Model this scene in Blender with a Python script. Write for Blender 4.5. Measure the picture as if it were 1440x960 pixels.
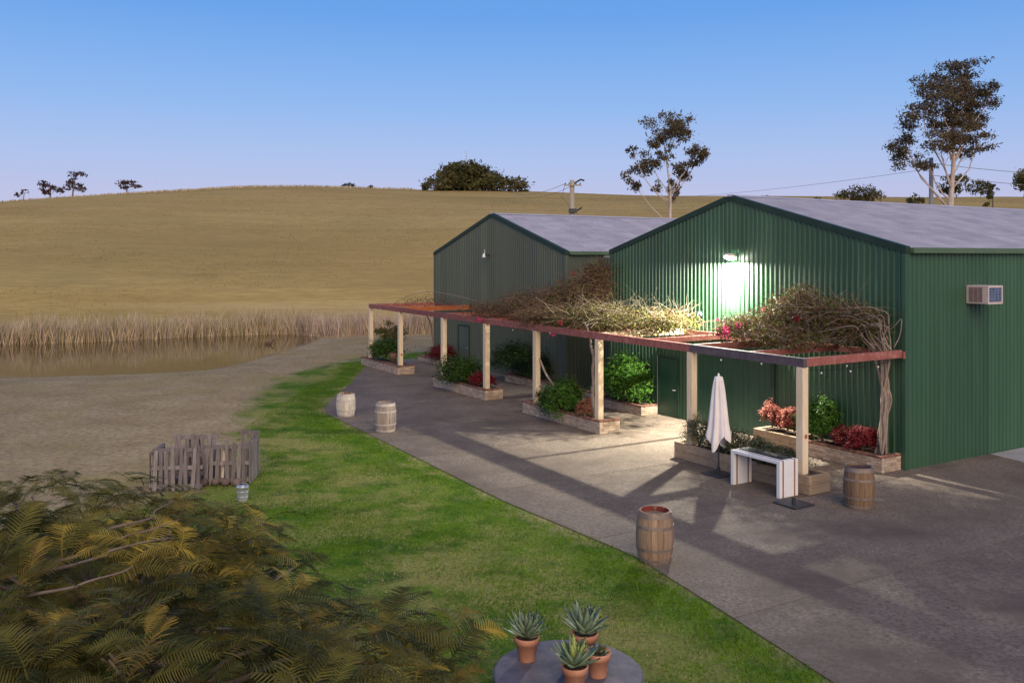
import bpy, math, random
import numpy as np
from mathutils import Vector, Matrix
random.seed(7); RNG = np.random.default_rng(7)
R = math.radians
scene = bpy.context.scene
for o in list(bpy.data.objects): bpy.data.objects.remove(o)
COL = scene.collection

# ------------------------------------------------------------------ camera
CAM_H = 5.7; F = 1250.0; HY = 362.0
cd = bpy.data.cameras.new('camera'); cam = bpy.data.objects.new('camera', cd); COL.objects.link(cam)
cam.location = (0, 0, CAM_H); cam.rotation_euler = (R(90), 0, 0)
cd.sensor_width = 36; cd.lens = F / 1440 * 36; cd.shift_y = -(480 - HY) / 1440
cd.clip_start = 0.1; cd.clip_end = 6000
scene.camera = cam
scene.render.resolution_x = 1024; scene.render.resolution_y = 682

# ------------------------------------------------------------------ sky, sun, exposure
SUN_EL, SUN_AZ = R(34), R(170)          # azimuth from +Y, clockwise: behind the camera, a little to the right
world = bpy.data.worlds.new('World'); scene.world = world; world.use_nodes = True
wt = world.node_tree; wn = wt.nodes; wn.clear()
wo = wn.new('ShaderNodeOutputWorld'); bg = wn.new('ShaderNodeBackground')
sky = wn.new('ShaderNodeTexSky'); sky.sky_type = 'NISHITA'; sky.sun_disc = False
sky.sun_elevation = R(5); sky.sun_rotation = SUN_AZ
sky.air_density = 1.0; sky.dust_density = 1.0; sky.ozone_density = 1.5
# dusk air: an even lavender belt over the horizon all the way round
tc = wn.new('ShaderNodeTexCoord'); sx = wn.new('ShaderNodeSeparateXYZ'); wt.links.new(tc.outputs['Generated'], sx.inputs[0])
ramp = wn.new('ShaderNodeValToRGB'); wt.links.new(sx.outputs['Z'], ramp.inputs[0])
cr = ramp.color_ramp
cr.elements[0].position = 0.0; cr.elements[0].color = (.60, .56, .78, 1)
cr.elements[1].position = 1.0; cr.elements[1].color = (.055, .17, .48, 1)
for p, c in ((.06, (.52, .54, .83, 1)), (.11, (.41, .53, .88, 1)), (.17, (.27, .475, .90, 1)), (.26, (.135, .365, .86, 1)), (.5, (.075, .24, .65, 1))):
    e = cr.elements.new(p); e.color = c
mul = wn.new('ShaderNodeVectorMath'); mul.operation = 'SCALE'; mul.inputs['Scale'].default_value = 6.2
wt.links.new(ramp.outputs[0], mul.inputs[0])
mixw = wn.new('ShaderNodeMixRGB'); mixw.inputs[0].default_value = .88
wt.links.new(sky.outputs[0], mixw.inputs[1]); wt.links.new(mul.outputs[0], mixw.inputs[2])
wt.links.new(mixw.outputs[0], bg.inputs[0]); bg.inputs[1].default_value = 0.1
wt.links.new(bg.outputs[0], wo.inputs[0])
sl = bpy.data.lights.new('sun', 'SUN'); sl.energy = 1.7; sl.angle = R(55); sl.color = (1, .76, .50)
so = bpy.data.objects.new('sun', sl); COL.objects.link(so)
sd = Vector((math.sin(SUN_AZ) * math.cos(SUN_EL), math.cos(SUN_AZ) * math.cos(SUN_EL), math.sin(SUN_EL)))
so.rotation_euler = sd.to_track_quat('Z', 'Y').to_euler(); so.location = (-20, -30, 40)
vs = scene.view_settings; vs.view_transform = 'Standard'; vs.look = 'None'; vs.exposure = 0.72; vs.gamma = 1; vs.use_curve_mapping = False

# ------------------------------------------------------------------ frames
C = Vector((10.5, 23.75, 0)); TH = math.atan(.6008)
Vv = Vector((math.cos(TH), math.sin(TH), 0)); Uv = Vector((-math.sin(TH), math.cos(TH), 0))
def P(u, v, z=0): return C + Uv * u + Vv * v + Vector((0, 0, z))
def GP(x, y, z=0):                        # photograph pixel on a level at height z
    d = (CAM_H - z) * F / (y - HY); return Vector(((x - 720) / F * d, d, z))
def uv(p): q = Vector(p) - C; return q.dot(Uv), q.dot(Vv)
def ux(x, v):                             # u of the line v=const seen at column x
    k = (x - 720) / F; o = C + Vv * v
    return (o.x - k * o.y) / (k * Uv.y - Uv.x)

# ------------------------------------------------------------------ materials
def mat(name, c1, c2=None, scale=4, rough=.8, bump=0, stretch=(1, 1, 1), vary=0, spec=.3, metal=0, bscale=None, detail=5, trans=0, lo=.35, hi=.65, coord='Object', wear=None):
    m = bpy.data.materials.new(name); m.use_nodes = True
    nt = m.node_tree; n = nt.nodes; L = nt.links; b = n['Principled BSDF']
    b.inputs['Roughness'].default_value = rough; b.inputs['Specular IOR Level'].default_value = spec; b.inputs['Metallic'].default_value = metal
    c2 = c2 or c1
    tcn = n.new('ShaderNodeTexCoord'); mp = n.new('ShaderNodeMapping'); mp.inputs['Scale'].default_value = stretch
    L.new(tcn.outputs[coord], mp.inputs[0])
    oi = n.new('ShaderNodeObjectInfo')
    if vary:
        ad = n.new('ShaderNodeVectorMath'); ad.operation = 'ADD'
        cm = n.new('ShaderNodeCombineXYZ'); ml = n.new('ShaderNodeMath'); ml.operation = 'MULTIPLY'; ml.inputs[1].default_value = 37
        L.new(oi.outputs['Random'], ml.inputs[0]); L.new(ml.outputs[0], cm.inputs[0]); L.new(ml.outputs[0], cm.inputs[2])
        L.new(tcn.outputs[coord], ad.inputs[0]); L.new(cm.outputs[0], ad.inputs[1]); L.new(ad.outputs[0], mp.inputs[0])
    nz = n.new('ShaderNodeTexNoise'); nz.inputs['Scale'].default_value = scale; nz.inputs['Detail'].default_value = detail; nz.inputs['Roughness'].default_value = .65
    L.new(mp.outputs[0], nz.inputs['Vector'])
    rp = n.new('ShaderNodeMapRange'); rp.inputs[1].default_value = lo; rp.inputs[2].default_value = hi
    L.new(nz.outputs['Fac'], rp.inputs[0])
    mx = n.new('ShaderNodeMixRGB'); mx.inputs[1].default_value = (*c1, 1); mx.inputs[2].default_value = (*c2, 1); L.new(rp.outputs[0], mx.inputs[0])
    out = mx.outputs[0]
    if wear:                              # patches of another tone with their own shape
        nw = n.new('ShaderNodeTexNoise'); nw.inputs['Scale'].default_value = wear[1]; nw.inputs['Detail'].default_value = 8; nw.inputs['Roughness'].default_value = .7
        L.new(mp.outputs[0], nw.inputs['Vector'])
        rw = n.new('ShaderNodeMapRange'); rw.inputs[1].default_value = wear[2]; rw.inputs[2].default_value = wear[3]; L.new(nw.outputs['Fac'], rw.inputs[0])
        mw = n.new('ShaderNodeMixRGB'); mw.inputs[2].default_value = (*wear[0], 1); L.new(rw.outputs[0], mw.inputs[0]); L.new(out, mw.inputs[1]); out = mw.outputs[0]
    if vary:
        hs = n.new('ShaderNodeHueSaturation'); mr = n.new('ShaderNodeMapRange')
        mr.inputs[3].default_value = 1 - vary; mr.inputs[4].default_value = 1 + vary
        L.new(oi.outputs['Random'], mr.inputs[0]); L.new(mr.outputs[0], hs.inputs['Value']); L.new(out, hs.inputs['Color']); out = hs.outputs[0]
    L.new(out, b.inputs['Base Color'])
    if bump:
        nb = n.new('ShaderNodeTexNoise'); nb.inputs['Scale'].default_value = bscale or scale * 4; nb.inputs['Detail'].default_value = 6
        L.new(mp.outputs[0], nb.inputs['Vector'])
        bp = n.new('ShaderNodeBump'); bp.inputs['Strength'].default_value = bump; bp.inputs['Distance'].default_value = .02
        L.new(nb.outputs['Fac'], bp.inputs['Height']); L.new(bp.outputs[0], b.inputs['Normal'])
    if trans:
        tr = n.new('ShaderNodeBsdfTranslucent'); L.new(out, tr.inputs[0]); ms = n.new('ShaderNodeMixShader'); ms.inputs[0].default_value = trans
        L.new(b.outputs[0], ms.inputs[1]); L.new(tr.outputs[0], ms.inputs[2]); L.new(ms.outputs[0], n['Material Output'].inputs[0])
    return m
M = {}
def leafmat(name, c1, c2, scale=1.5, rough=.55, trans=.25): M[name] = mat(name, c1, c2, scale, rough, trans=trans, spec=.08, lo=.4, hi=.6)
M['clad'] = mat('green_cladding', (.034, .090, .050), (.050, .118, .064), .9, .42, .06, (1, 1, .12), vary=.16, spec=.5, bscale=3, wear=((.12, .16, .12), 3.4, .62, .80))
M['clad2'] = mat('grey_green_cladding', (.080, .100, .074), (.100, .122, .090), .9, .5, .06, (1, 1, .12), vary=.14, spec=.4, bscale=3, wear=((.13, .15, .12), 3.2, .64, .85))
M['trim'] = mat('green_trim', (.018, .042, .030), (.026, .052, .038), 2, .55, spec=.25)
M['gutter'] = mat('green_gutter', (.075, .13, .07), (.095, .15, .085), 2, .45, spec=.4)
M['doorg'] = mat('door_green', (.012, .05, .028), (.02, .064, .035), 2, .45, .03, spec=.5)
M['roof'] = mat('weathered_roof_steel', (.36, .34, .37), (.50, .47, .50), 1.2, .5, .15, (.35, 1.2, 1), vary=.07, spec=.5, wear=((.27, .25, .28), .7, .55, .8))
M['post'] = mat('pale_timber', (.66, .52, .34), (.78, .64, .45), 3, .75, .25, (6, 6, .6), vary=.08, wear=((.42, .27, .15), 2.4, .64, .8))
M['red'] = mat('red_stained_timber', (.22, .072, .060), (.33, .125, .100), 3, .7, .3, (2, 2, 2), vary=.15, wear=((.40, .25, .20), 3, .56, .8))
M['greyb'] = mat('grey_purple_timber', (.085, .065, .08), (.14, .105, .12), 3, .75, .3, (2, 2, 2))
M['orange'] = mat('orange_stained_timber', (.34, .10, .035), (.42, .14, .05), 3, .7, .2)
M['brick'] = mat('pale_brick', (.34, .25, .18), (.47, .37, .28), 5, .9, .5, vary=.25, bscale=30)
M['cap'] = mat('red_capping_brick', (.15, .065, .05), (.24, .125, .09), 6, .85, .4, vary=.35, bscale=30)
M['mortar'] = mat('mortar', (.30, .26, .22), (.38, .33, .28), 9, .95, .4)
M['sleeper'] = mat('timber_sleeper', (.27, .19, .12), (.36, .27, .18), 2, .85, .4, (.6, 3, 6), vary=.15)
M['soil'] = mat('soil', (.045, .03, .02), (.09, .065, .045), 9, .95, .8)
M['pave'] = mat('exposed_aggregate', (.100, .076, .058), (.265, .212, .165), 16, .9, .6, bscale=55, vary=.04, lo=.34, hi=.66, detail=8, wear=((.110, .083, .064), .5, .42, .68))
M['joint'] = mat('joint_dirt', (.03, .025, .022), (.05, .042, .035), 5, .95)
M['pad'] = mat('pale_concrete', (.30, .29, .29), (.38, .37, .36), 2, .85, .2)
M['white'] = mat('white_paint', (.72, .72, .74), (.80, .80, .80), 3, .4)
M['stave'] = mat('weathered_oak', (.24, .155, .10), (.38, .265, .18), 3, .8, .4, (7, 7, .7), vary=.22, wear=((.12, .075, .05), 3, .58, .78))
M['staveg'] = mat('silvered_oak', (.22, .175, .14), (.36, .30, .25), 3, .8, .4, (7, 7, .7), vary=.15, wear=((.17, .12, .09), 3, .6, .8))
M['stavew'] = mat('whitewashed_oak', (.42, .36, .29), (.66, .60, .52), 3, .8, .3, (7, 7, .7), vary=.1, wear=((.32, .24, .16), 3, .58, .8))
M['staved'] = mat('brown_oak', (.15, .095, .055), (.23, .15, .09), 3, .8, .4, (7, 7, .7), vary=.2, wear=((.07, .045, .03), 3, .58, .78))
M['hoop'] = mat('rusty_hoop', (.20, .155, .13), (.30, .24, .20), 8, .6, .3, metal=.35)
M['hoopw'] = mat('white_hoop', (.36, .31, .28), (.50, .45, .41), 8, .6, .2)
M['lidred'] = mat('red_barrel_rim', (.17, .028, .026), (.24, .05, .042), 6, .6)
M['liddark'] = mat('dark_barrel_head', (.05, .03, .045), (.09, .05, .06), 6, .45)
M['lidgrey'] = mat('grey_barrel_head', (.13, .12, .09), (.22, .2, .16), 6, .8)
M['pallet'] = mat('weathered_pallet_wood', (.15, .125, .12), (.25, .215, .205), 3, .85, .4, (5, 5, .8), vary=.3)
M['log'] = mat('log_wood', (.13, .09, .08), (.22, .16, .14), 4, .85, .4, vary=.2)
M['loglight'] = mat('pale_offcut', (.60, .50, .42), (.70, .6, .5), 4, .8)
M['terra'] = mat('terracotta', (.46, .20, .12), (.60, .29, .185), 5, .85, .15, vary=.08, wear=((.62, .42, .33), 4, .6, .85))
M['disc'] = mat('blue_grey_slab', (.075, .07, .095), (.15, .135, .155), 3, .6, .2, wear=((.21, .18, .2), 1.6, .5, .75))
M['agave'] = mat('agave_leaf', (.15, .22, .14), (.26, .33, .20), 3, .5, vary=.15)
M['agavey'] = mat('yellow_agave_leaf', (.27, .35, .10), (.45, .48, .15), 3, .5)
M['canvas'] = mat('pale_canvas', (.72, .67, .66), (.80, .75, .74), 3, .85, .15)
M['darkmetal'] = mat('dark_metal', (.02, .022, .028), (.04, .04, .045), 5, .5, spec=.5)
M['steel'] = mat('galvanised_steel', (.42, .45, .5), (.6, .62, .66), 6, .35, metal=.6)
M['tblack'] = mat('black_rubber', (.012, .013, .02), (.025, .025, .035), 6, .5)
M['twood'] = mat('brown_slat', (.26, .13, .07), (.34, .18, .10), 4, .6, .1, (4, 4, 1))
M['acw'] = mat('aged_ivory_metal', (.55, .45, .42), (.66, .56, .52), 5, .5)
M['acgrill'] = mat('brown_louvre', (.22, .15, .14), (.30, .22, .2), 8, .6)
M['acblue'] = mat('blue_condenser_fins', (.05, .09, .2), (.12, .19, .34), 12, .35, metal=.4)
M['bark'] = mat('pale_gum_bark', (.42, .34, .30), (.62, .52, .46), 2, .8, .3, (3, 3, .6))
M['barkd'] = mat('dark_bark', (.13, .095, .08), (.21, .16, .135), 4, .9, .5)
M['vinebark'] = mat('vine_bark', (.22, .17, .14), (.34, .27, .22), 5, .85, .4)
M['twigd'] = mat('brown_twigs', (.085, .048, .034), (.16, .098, .068), 2.5, .85)
M['twigl'] = mat('pale_twigs', (.20, .165, .11), (.36, .30, .20), 2, .85)
M['pole'] = mat('grey_pole_timber', (.30, .26, .20), (.42, .37, .29), 3, .9, .4, (4, 4, .5))
M['wire'] = mat('wire', (.12, .11, .11), (.16, .15, .15), 3, .6)
M['glass'] = mat('bulb_glass', (.75, .75, .72), (.85, .85, .8), 3, .15)
leafmat('gum', (.085, .062, .040), (.16, .115, .074), .35)
leafmat('gumg', (.088, .078, .040), (.165, .140, .072), .35)
leafmat('darktree', (.062, .064, .024), (.135, .122, .044), .3)
leafmat('gumred', (.085, .048, .040), (.14, .085, .066), .3)
leafmat('shrub', (.022, .060, .010), (.060, .120, .018), 6)
leafmat('shrubb', (.030, .095, .012), (.085, .190, .025), 6, .4)
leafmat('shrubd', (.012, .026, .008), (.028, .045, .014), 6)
leafmat('redleaf', (.11, .011, .016), (.21, .028, .034), 6)
leafmat('pinkleaf', (.24, .075, .055), (.38, .155, .11), 6)
leafmat('rosemary', (.085, .095, .055), (.17, .17, .105), 6)
leafmat('vineleaf', (.065, .075, .018), (.15, .15, .035), 3)
leafmat('vinebrown', (.085, .048, .026), (.15, .092, .045), 3)
leafmat('magenta', (.50, .03, .14), (.62, .08, .22), 6)
leafmat('flowerred', (.36, .05, .06), (.45, .09, .09), 6)
leafmat('violet', (.25, .18, .5), (.32, .25, .6), 6)
leafmat('frond_green', (.085, .080, .018), (.165, .145, .032), 1.2)
leafmat('frond_dark', (.036, .042, .013), (.075, .076, .022), 1.2)
leafmat('frond_gold', (.27, .19, .028), (.44, .33, .06), 1.2)
leafmat('frond_brown', (.15, .105, .024), (.25, .175, .038), 1.2)
def emit(name, c, s):
    m = bpy.data.materials.new(name); m.use_nodes = True; b = m.node_tree.nodes['Principled BSDF']
    b.inputs['Base Color'].default_value = (*c, 1); b.inputs['Emission Color'].default_value = (*c, 1); b.inputs['Emission Strength'].default_value = s; return m
M['lamp'] = emit('lit_lens', (1, .97, .86), 60)

# ------------------------------------------------------------------ builders
class MB:
    def __init__(s): s.v = []; s.f = []; s.m = []
    def add(s, vs, fs, mi=0):
        o = len(s.v); s.v += [tuple(p) for p in vs]; s.f += [tuple(i + o for i in f) for f in fs]; s.m += [mi] * len(fs); return s
    def box(s, a, b, mi=0, bev=0):
        x0, y0, z0 = a; x1, y1, z1 = b
        if bev:
            e = bev; pts = []
            for z, i in ((z0, e), (z0 + e, 0), (z1 - e, 0), (z1, e)):
                pts += [(x0 + i + (e if not i else 0) * .0, y0 + i, z), (x1 - i, y0 + i, z), (x1 - i, y1 - i, z), (x0 + i, y1 - i, z)]
            fs = [(3, 2, 1, 0), (12, 13, 14, 15)]
            for k in range(3):
                for j in range(4): fs.append((k * 4 + j, k * 4 + (j + 1) % 4, k * 4 + 4 + (j + 1) % 4, k * 4 + 4 + j))
            return s.add(pts, fs, mi)
        return s.add([(x0, y0, z0), (x1, y0, z0), (x1, y1, z0), (x0, y1, z0), (x0, y0, z1), (x1, y0, z1), (x1, y1, z1), (x0, y1, z1)],
                     [(3, 2, 1, 0), (4, 5, 6, 7), (0, 1, 5, 4), (1, 2, 6, 5), (2, 3, 7, 6), (3, 0, 4, 7)], mi)
    def tube(s, pts, rad, n=6, mi=0, cap=True):
        pts = [Vector(p) for p in pts]; k = len(pts)
        if not hasattr(rad, '__len__'): rad = [rad] * k
        vs = []; prev = None
        for i, p in enumerate(pts):
            t = (pts[min(i + 1, k - 1)] - pts[max(i - 1, 0)]).normalized()
            if prev is None: a = t.orthogonal().normalized()
            else:
                a = prev - t * prev.dot(t); a = a.normalized() if a.length > 1e-6 else t.orthogonal().normalized()
            prev = a; b = t.cross(a)
            for j in range(n):
                q = 2 * math.pi * j / n; vs.append(p + (a * math.cos(q) + b * math.sin(q)) * rad[i])
        fs = []
        for i in range(k - 1):
            for j in range(n): fs.append((i * n + j, i * n + (j + 1) % n, i * n + n + (j + 1) % n, i * n + n + j))
        if cap: fs += [tuple(range(n - 1, -1, -1)), tuple(range((k - 1) * n, k * n))]
        return s.add(vs, fs, mi)
    def lathe(s, prof, n=24, mi=0, c=(0, 0, 0), a0=0, a1=2 * math.pi):
        full = abs(a1 - a0 - 2 * math.pi) < 1e-6; k = n if full else n + 1; vs = []
        for r, z in prof:
            for j in range(k):
                q = a0 + (a1 - a0) * j / n; vs.append((c[0] + r * math.cos(q), c[1] + r * math.sin(q), c[2] + z))
        fs = []
        for i in range(len(prof) - 1):
            for j in range(n):
                j2 = (j + 1) % k; fs.append((i * k + j, i * k + j2, i * k + k + j2, i * k + k + j))
        return s.add(vs, fs, mi)
    def build(s, name, m, parent=None, smooth=False):
        me = bpy.data.meshes.new(name); me.from_pydata(s.v, [], s.f)
        ms = m if isinstance(m, (list, tuple)) else [m]
        for q in ms: me.materials.append(M[q] if isinstance(q, str) else q)
        if len(ms) > 1: me.polygons.foreach_set('material_index', s.m)
        if smooth: me.polygons.foreach_set('use_smooth', [True] * len(me.polygons))
        me.update(); return link(name, me, parent)
def link(name, me, parent=None, loc=None, rot=None):
    o = bpy.data.objects.new(name, me); COL.objects.link(o); o.parent = parent
    if loc is not None: o.location = loc
    if rot is not None: o.rotation_euler = rot
    return o
def npmesh(name, v, f, m, parent=None, mi=None):   # numpy verts (n,3), faces (k,3|4)
    me = bpy.data.meshes.new(name); v = np.asarray(v, np.float32); f = np.asarray(f, np.int32); k = f.shape[1]
    me.vertices.add(len(v)); me.vertices.foreach_set('co', v.ravel())
    me.loops.add(f.size); me.loops.foreach_set('vertex_index', f.ravel())
    me.polygons.add(len(f)); me.polygons.foreach_set('loop_start', np.arange(0, f.size, k, dtype=np.int32)); me.polygons.foreach_set('loop_total', np.full(len(f), k, np.int32))
    for q in (m if isinstance(m, (list, tuple)) else [m]): me.materials.append(M[q] if isinstance(q, str) else q)
    if mi is not None: me.polygons.foreach_set('material_index', np.asarray(mi, np.int32))
    me.update(calc_edges=True); return link(name, me, parent)
def tag(o, label, cat, group=None, kind=None):
    if label: o['label'] = label
    if cat: o['category'] = cat
    if group: o['group'] = group
    if kind: o['kind'] = kind
    return o
def thing(name, label, cat, loc=(0, 0, 0), rz=0, group=None):
    o = link(name, None, None, loc, (0, 0, rz)); o.empty_display_size = .2; return tag(o, label, cat, group)
def struct(o): o['kind'] = 'structure'; return o
def quads(c, a, b):                       # centres, half-axes -> quad leaf mesh arrays
    n = len(c); v = np.stack([c - a, c + b * .55 - a * .1, c + a, c - b * .55 - a * .1], 1).reshape(-1, 3)
    return v, np.arange(4 * n).reshape(n, 4)
def rdir(n, g=RNG):
    d = g.normal(size=(n, 3)); return d / np.linalg.norm(d, axis=1)[:, None]

# ------------------------------------------------------------------ ground, hill, pond
CXs = [-400, -115, -99, -77, -59, -43, -19, 5, 29, 61, 115, 400]
CYs = [298, 290, 280, 269, 264, 264, 268, 270.5, 273, 275, 279, 285]
POND = [(-90, 43), (-60, 42.8), (-26.3, 44.1), (-22.8, 45.0), (-19.2, 46.0), (-16.3, 47.4), (-15.2, 51.4), (-14.7, 57.5), (-14.2, 64.7), (-15.5, 69.5), (-18, 70.6), (-23, 68.6), (-27, 65.5), (-30.5, 63.2), (-35.5, 61.2), (-60, 58), (-90, 56)]
def sdpoly(px, py, poly):                 # signed distance, negative inside
    d = np.full(px.shape, 1e9); inside = np.zeros(px.shape, bool); n = len(poly)
    for i in range(n):
        ax, ay = poly[i]; bx, by = poly[(i + 1) % n]; ex, ey = bx - ax, by - ay
        t = np.clip(((px - ax) * ex + (py - ay) * ey) / (ex * ex + ey * ey), 0, 1)
        d = np.minimum(d, np.hypot(px - ax - t * ex, py - ay - t * ey))
        c = ((ay > py) != (by > py)) & (px < (bx - ax) * (py - ay) / (by - ay + 1e-12) + ax); inside ^= c
    return np.where(inside, -d, d)
def sstep(a, b, x): t = np.clip((x - a) / (b - a), 0, 1); return t * t * (3 - 2 * t)
WZ = -.30
def terrain(x, y):
    x = np.asarray(x, float); y = np.asarray(y, float)
    yc = np.interp(x, CXs, CYs); Zc = CAM_H + (HY - yc) / F * 200
    t = np.clip((y - 72) / 128, 0, 1)
    z = Zc * (1.48 * t - .48 * t * t) * sstep(-.02, .10, t)
    z = z - np.clip(y - 202, 0, 150) * .03
    z += .12 * np.sin(x * .11 + y * .07) * sstep(75, 100, y) + .25 * np.sin(x * .043 - y * .05) * sstep(80, 120, y)
    sd_ = sdpoly(x, y, POND)
    z += np.where(sd_ < 5, -(.30 + .0) * sstep(5, 0, sd_), 0)
    z += -.7 * sstep(0, -4, sd_)
    return z
LAWN = [(2.5, -5), (5.5, 4), (4.3, 11.9), (3.4, 14.6), (2.5, 17), (-.2, 20.8), (-3.2, 26.4), (-5.1, 29.9), (-6.9, 33), (-7.3, 35.1), (-7.3, 40), (-7.4, 46.6), (-5, 50), (-2.2, 52.5), (-3, 55), (-7, 53), (-9.8, 48), (-11, 42.5), (-10.5, 36), (-9.5, 31), (-8.2, 27), (-7.2, 24.6), (-8.0, 22), (-9.3, 18.5), (-12, 14), (-14, 8), (-14, -5)]
xs = np.concatenate([np.array([-2500, -900, -400, -250, -180, -150]), np.arange(-130, -36, 3.0), np.arange(-36, 16, .5), np.arange(16, 130, 3.0), np.array([150, 180, 250, 400, 900, 2500])])
ys = np.concatenate([np.array([-600, -120, -30, -8]), np.arange(0, 74, .5), np.arange(74, 216, 2.0), np.array([220, 235, 260, 300, 400, 800, 2500])])
gx, gy = np.meshgrid(xs, ys); gz = terrain(gx, gy)
v = np.stack([gx, gy, gz], -1).reshape(-1, 3); nx = len(xs); ny = len(ys)
ii = (np.arange(ny - 1)[:, None] * nx + np.arange(nx - 1)[None]).ravel()
f = np.stack([ii, ii + 1, ii + nx + 1, ii + nx], 1)
def attr_node(n, name): a = n.new('ShaderNodeAttribute'); a.attribute_name = name; return a
gm = bpy.data.materials.new('field_ground'); gm.use_nodes = True
nt = gm.node_tree; n = nt.nodes; L = nt.links; b = n['Principled BSDF']; b.inputs['Roughness'].default_value = .95; b.inputs['Specular IOR Level'].default_value = .1
tcn = n.new('ShaderNodeTexCoord')
def noise(scale, stretch=(1, 1, 1), detail=6, lo=.35, hi=.65, rough=.65):
    mp = n.new('ShaderNodeMapping'); mp.inputs['Scale'].default_value = stretch; L.new(tcn.outputs['Object'], mp.inputs[0])
    q = n.new('ShaderNodeTexNoise'); q.inputs['Scale'].default_value = scale; q.inputs['Detail'].default_value = detail; q.inputs['Roughness'].default_value = rough; L.new(mp.outputs[0], q.inputs['Vector'])
    r = n.new('ShaderNodeMapRange'); r.inputs[1].default_value = lo; r.inputs[2].default_value = hi; L.new(q.outputs['Fac'], r.inputs[0]); return r.outputs[0]
def mixc(fac, a, c):
    q = n.new('ShaderNodeMixRGB')
    for k, s in ((0, fac), (1, a), (2, c)):
        if isinstance(s, tuple): q.inputs[k].default_value = (*s, 1)
        elif isinstance(s, (int, float)): q.inputs[k].default_value = s
        else: L.new(s, q.inputs[k])
    return q.outputs[0]
def mth(op, a, c):
    q = n.new('ShaderNodeMath'); q.operation = op
    for k, s in ((0, a), (1, c)):
        if isinstance(s, (int, float)): q.inputs[k].default_value = s
        else: L.new(s, q.inputs[k])
    return q.outputs[0]
hillc = mixc(noise(.05, (.35, 1.6, 1), 8), (.395, .275, .092), (.50, .365, .135))
hillc = mixc(mth('MULTIPLY', noise(.35, (.18, 1.8, 1), 8, .4, .75), .5), hillc, (.29, .195, .075))
hillc = mixc(mth('MULTIPLY', noise(.03, (1, 1, 1), 4, .5, .7), .55), hillc, (.28, .225, .075))
hillc = mixc(mth('MULTIPLY', noise(2.2, (.25, 1.3, 1), 8, .42, .68), .55), hillc, (.235, .165, .065))
hillc = mixc(mth('MULTIPLY', noise(.09, (.15, 2.2, 1), 8, .58, .75), .6), hillc, (.52, .40, .19))
dryc = mixc(noise(.5, (1, 1, 1), 8), (.32, .235, .128), (.46, .355, .205))
dryc = mixc(mth('MULTIPLY', noise(5, (1, 1, 1), 8, .42, .66), .75), dryc, (.185, .128, .066))
dryc = mixc(mth('MULTIPLY', noise(.16, (1, 1, 1), 5, .52, .68), .8), dryc, (.31, .25, .085))
grc0 = mixc(noise(1.4, (1, 1, 1), 7, .4, .6), (.050, .125, .006), (.125, .205, .012))
grc = mixc(noise(.42, (1, 1, 1), 8, .44, .57, .7), grc0, (.26, .25, .068))
grc = mixc(mth('MULTIPLY', noise(.55, (1, 1.4, 1), 6, .56, .66, .6), .8), grc, (.022, .070, .008))
grc = mixc(attr_node(n, 'kerb').outputs['Fac'], grc, grc0)
grc = mixc(mth('MULTIPLY', noise(14, (1, 1, 1), 5, .45, .65), .5), grc, (.035, .055, .012))
base = mixc(attr_node(n, 'hill').outputs['Fac'], dryc, hillc)
base = mixc(attr_node(n, 'crest').outputs['Fac'], base, mixc(noise(.5, (.3, 1, 1), 8), (.36, .27, .125), (.54, .42, .22)))
base = mixc(attr_node(n, 'bank').outputs['Fac'], base, (.17, .12, .055))
lm = mth('ADD', attr_node(n, 'lawn').outputs['Fac'], mth('MULTIPLY', mth('SUBTRACT', noise(.6, (1, 1, 1), 8, .2, .8), .5), 1.1))
lmr = n.new('ShaderNodeMapRange'); lmr.inputs[1].default_value = .3; lmr.inputs[2].default_value = .75; L.new(lm, lmr.inputs[0])
gate = mth('MULTIPLY', lmr.outputs[0], mth('GREATER_THAN', attr_node(n, 'lawn').outputs['Fac'], .01))
base = mixc(gate, base, grc)
base = mixc(attr_node(n, 'mud').outputs['Fac'], base, (.10, .066, .03))
L.new(base, b.inputs['Base Color'])
bp = n.new('ShaderNodeBump'); bp.inputs['Strength'].default_value = .8; bp.inputs['Distance'].default_value = .05
L.new(noise(9, (1, 1, 1), 8, 0, 1), bp.inputs['Height']); L.new(bp.outputs[0], b.inputs['Normal'])
g = npmesh('ground', v, f, gm); struct(g)
def setattr_(o, name, val): a = o.data.attributes.new(name, 'FLOAT', 'POINT'); a.data.foreach_set('value', np.asarray(val, np.float32).ravel())
ld = sdpoly(gx, gy, LAWN); pd = sdpoly(gx, gy, POND)
setattr_(g, 'lawn', sstep(1.6, -1.6, ld)); setattr_(g, 'hill', sstep(64, 76, gy)); setattr_(g, 'mud', sstep(.3, -.3, pd))
cline = np.interp(gx, [-140, -115, -60, -20, 10], [160, 164, 181, 196, 206])
ku = (gx - C.x) * Uv.x + (gy - C.y) * Uv.y; kv = (gx - C.x) * Vv.x + (gy - C.y) * Vv.y
PE_ = [(-60, -13.5), (-14, -12.5), (-6.9, -11.4), (-4.1, -10.9), (-1.6, -10.5), (3, -10.7), (9.4, -10.5), (16.2, -10.35), (19.2, -9.1), (23.2, -6.8), (29.3, -3.6)]
setattr_(g, 'kerb', .9 * sstep(2.0, .5, np.interp(ku, [p[0] for p in PE_], [p[1] for p in PE_]) - kv))
setattr_(g, 'crest', sstep(-1.5, 1.5, gy - cline) * sstep(5, -15, gx)); setattr_(g, 'bank', .7 * np.exp(-((gy - cline + 1.5) / 1.3) ** 2) * sstep(-10, -40, gx))
g.data.polygons.foreach_set('use_smooth', [True] * len(g.data.polygons))

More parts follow.
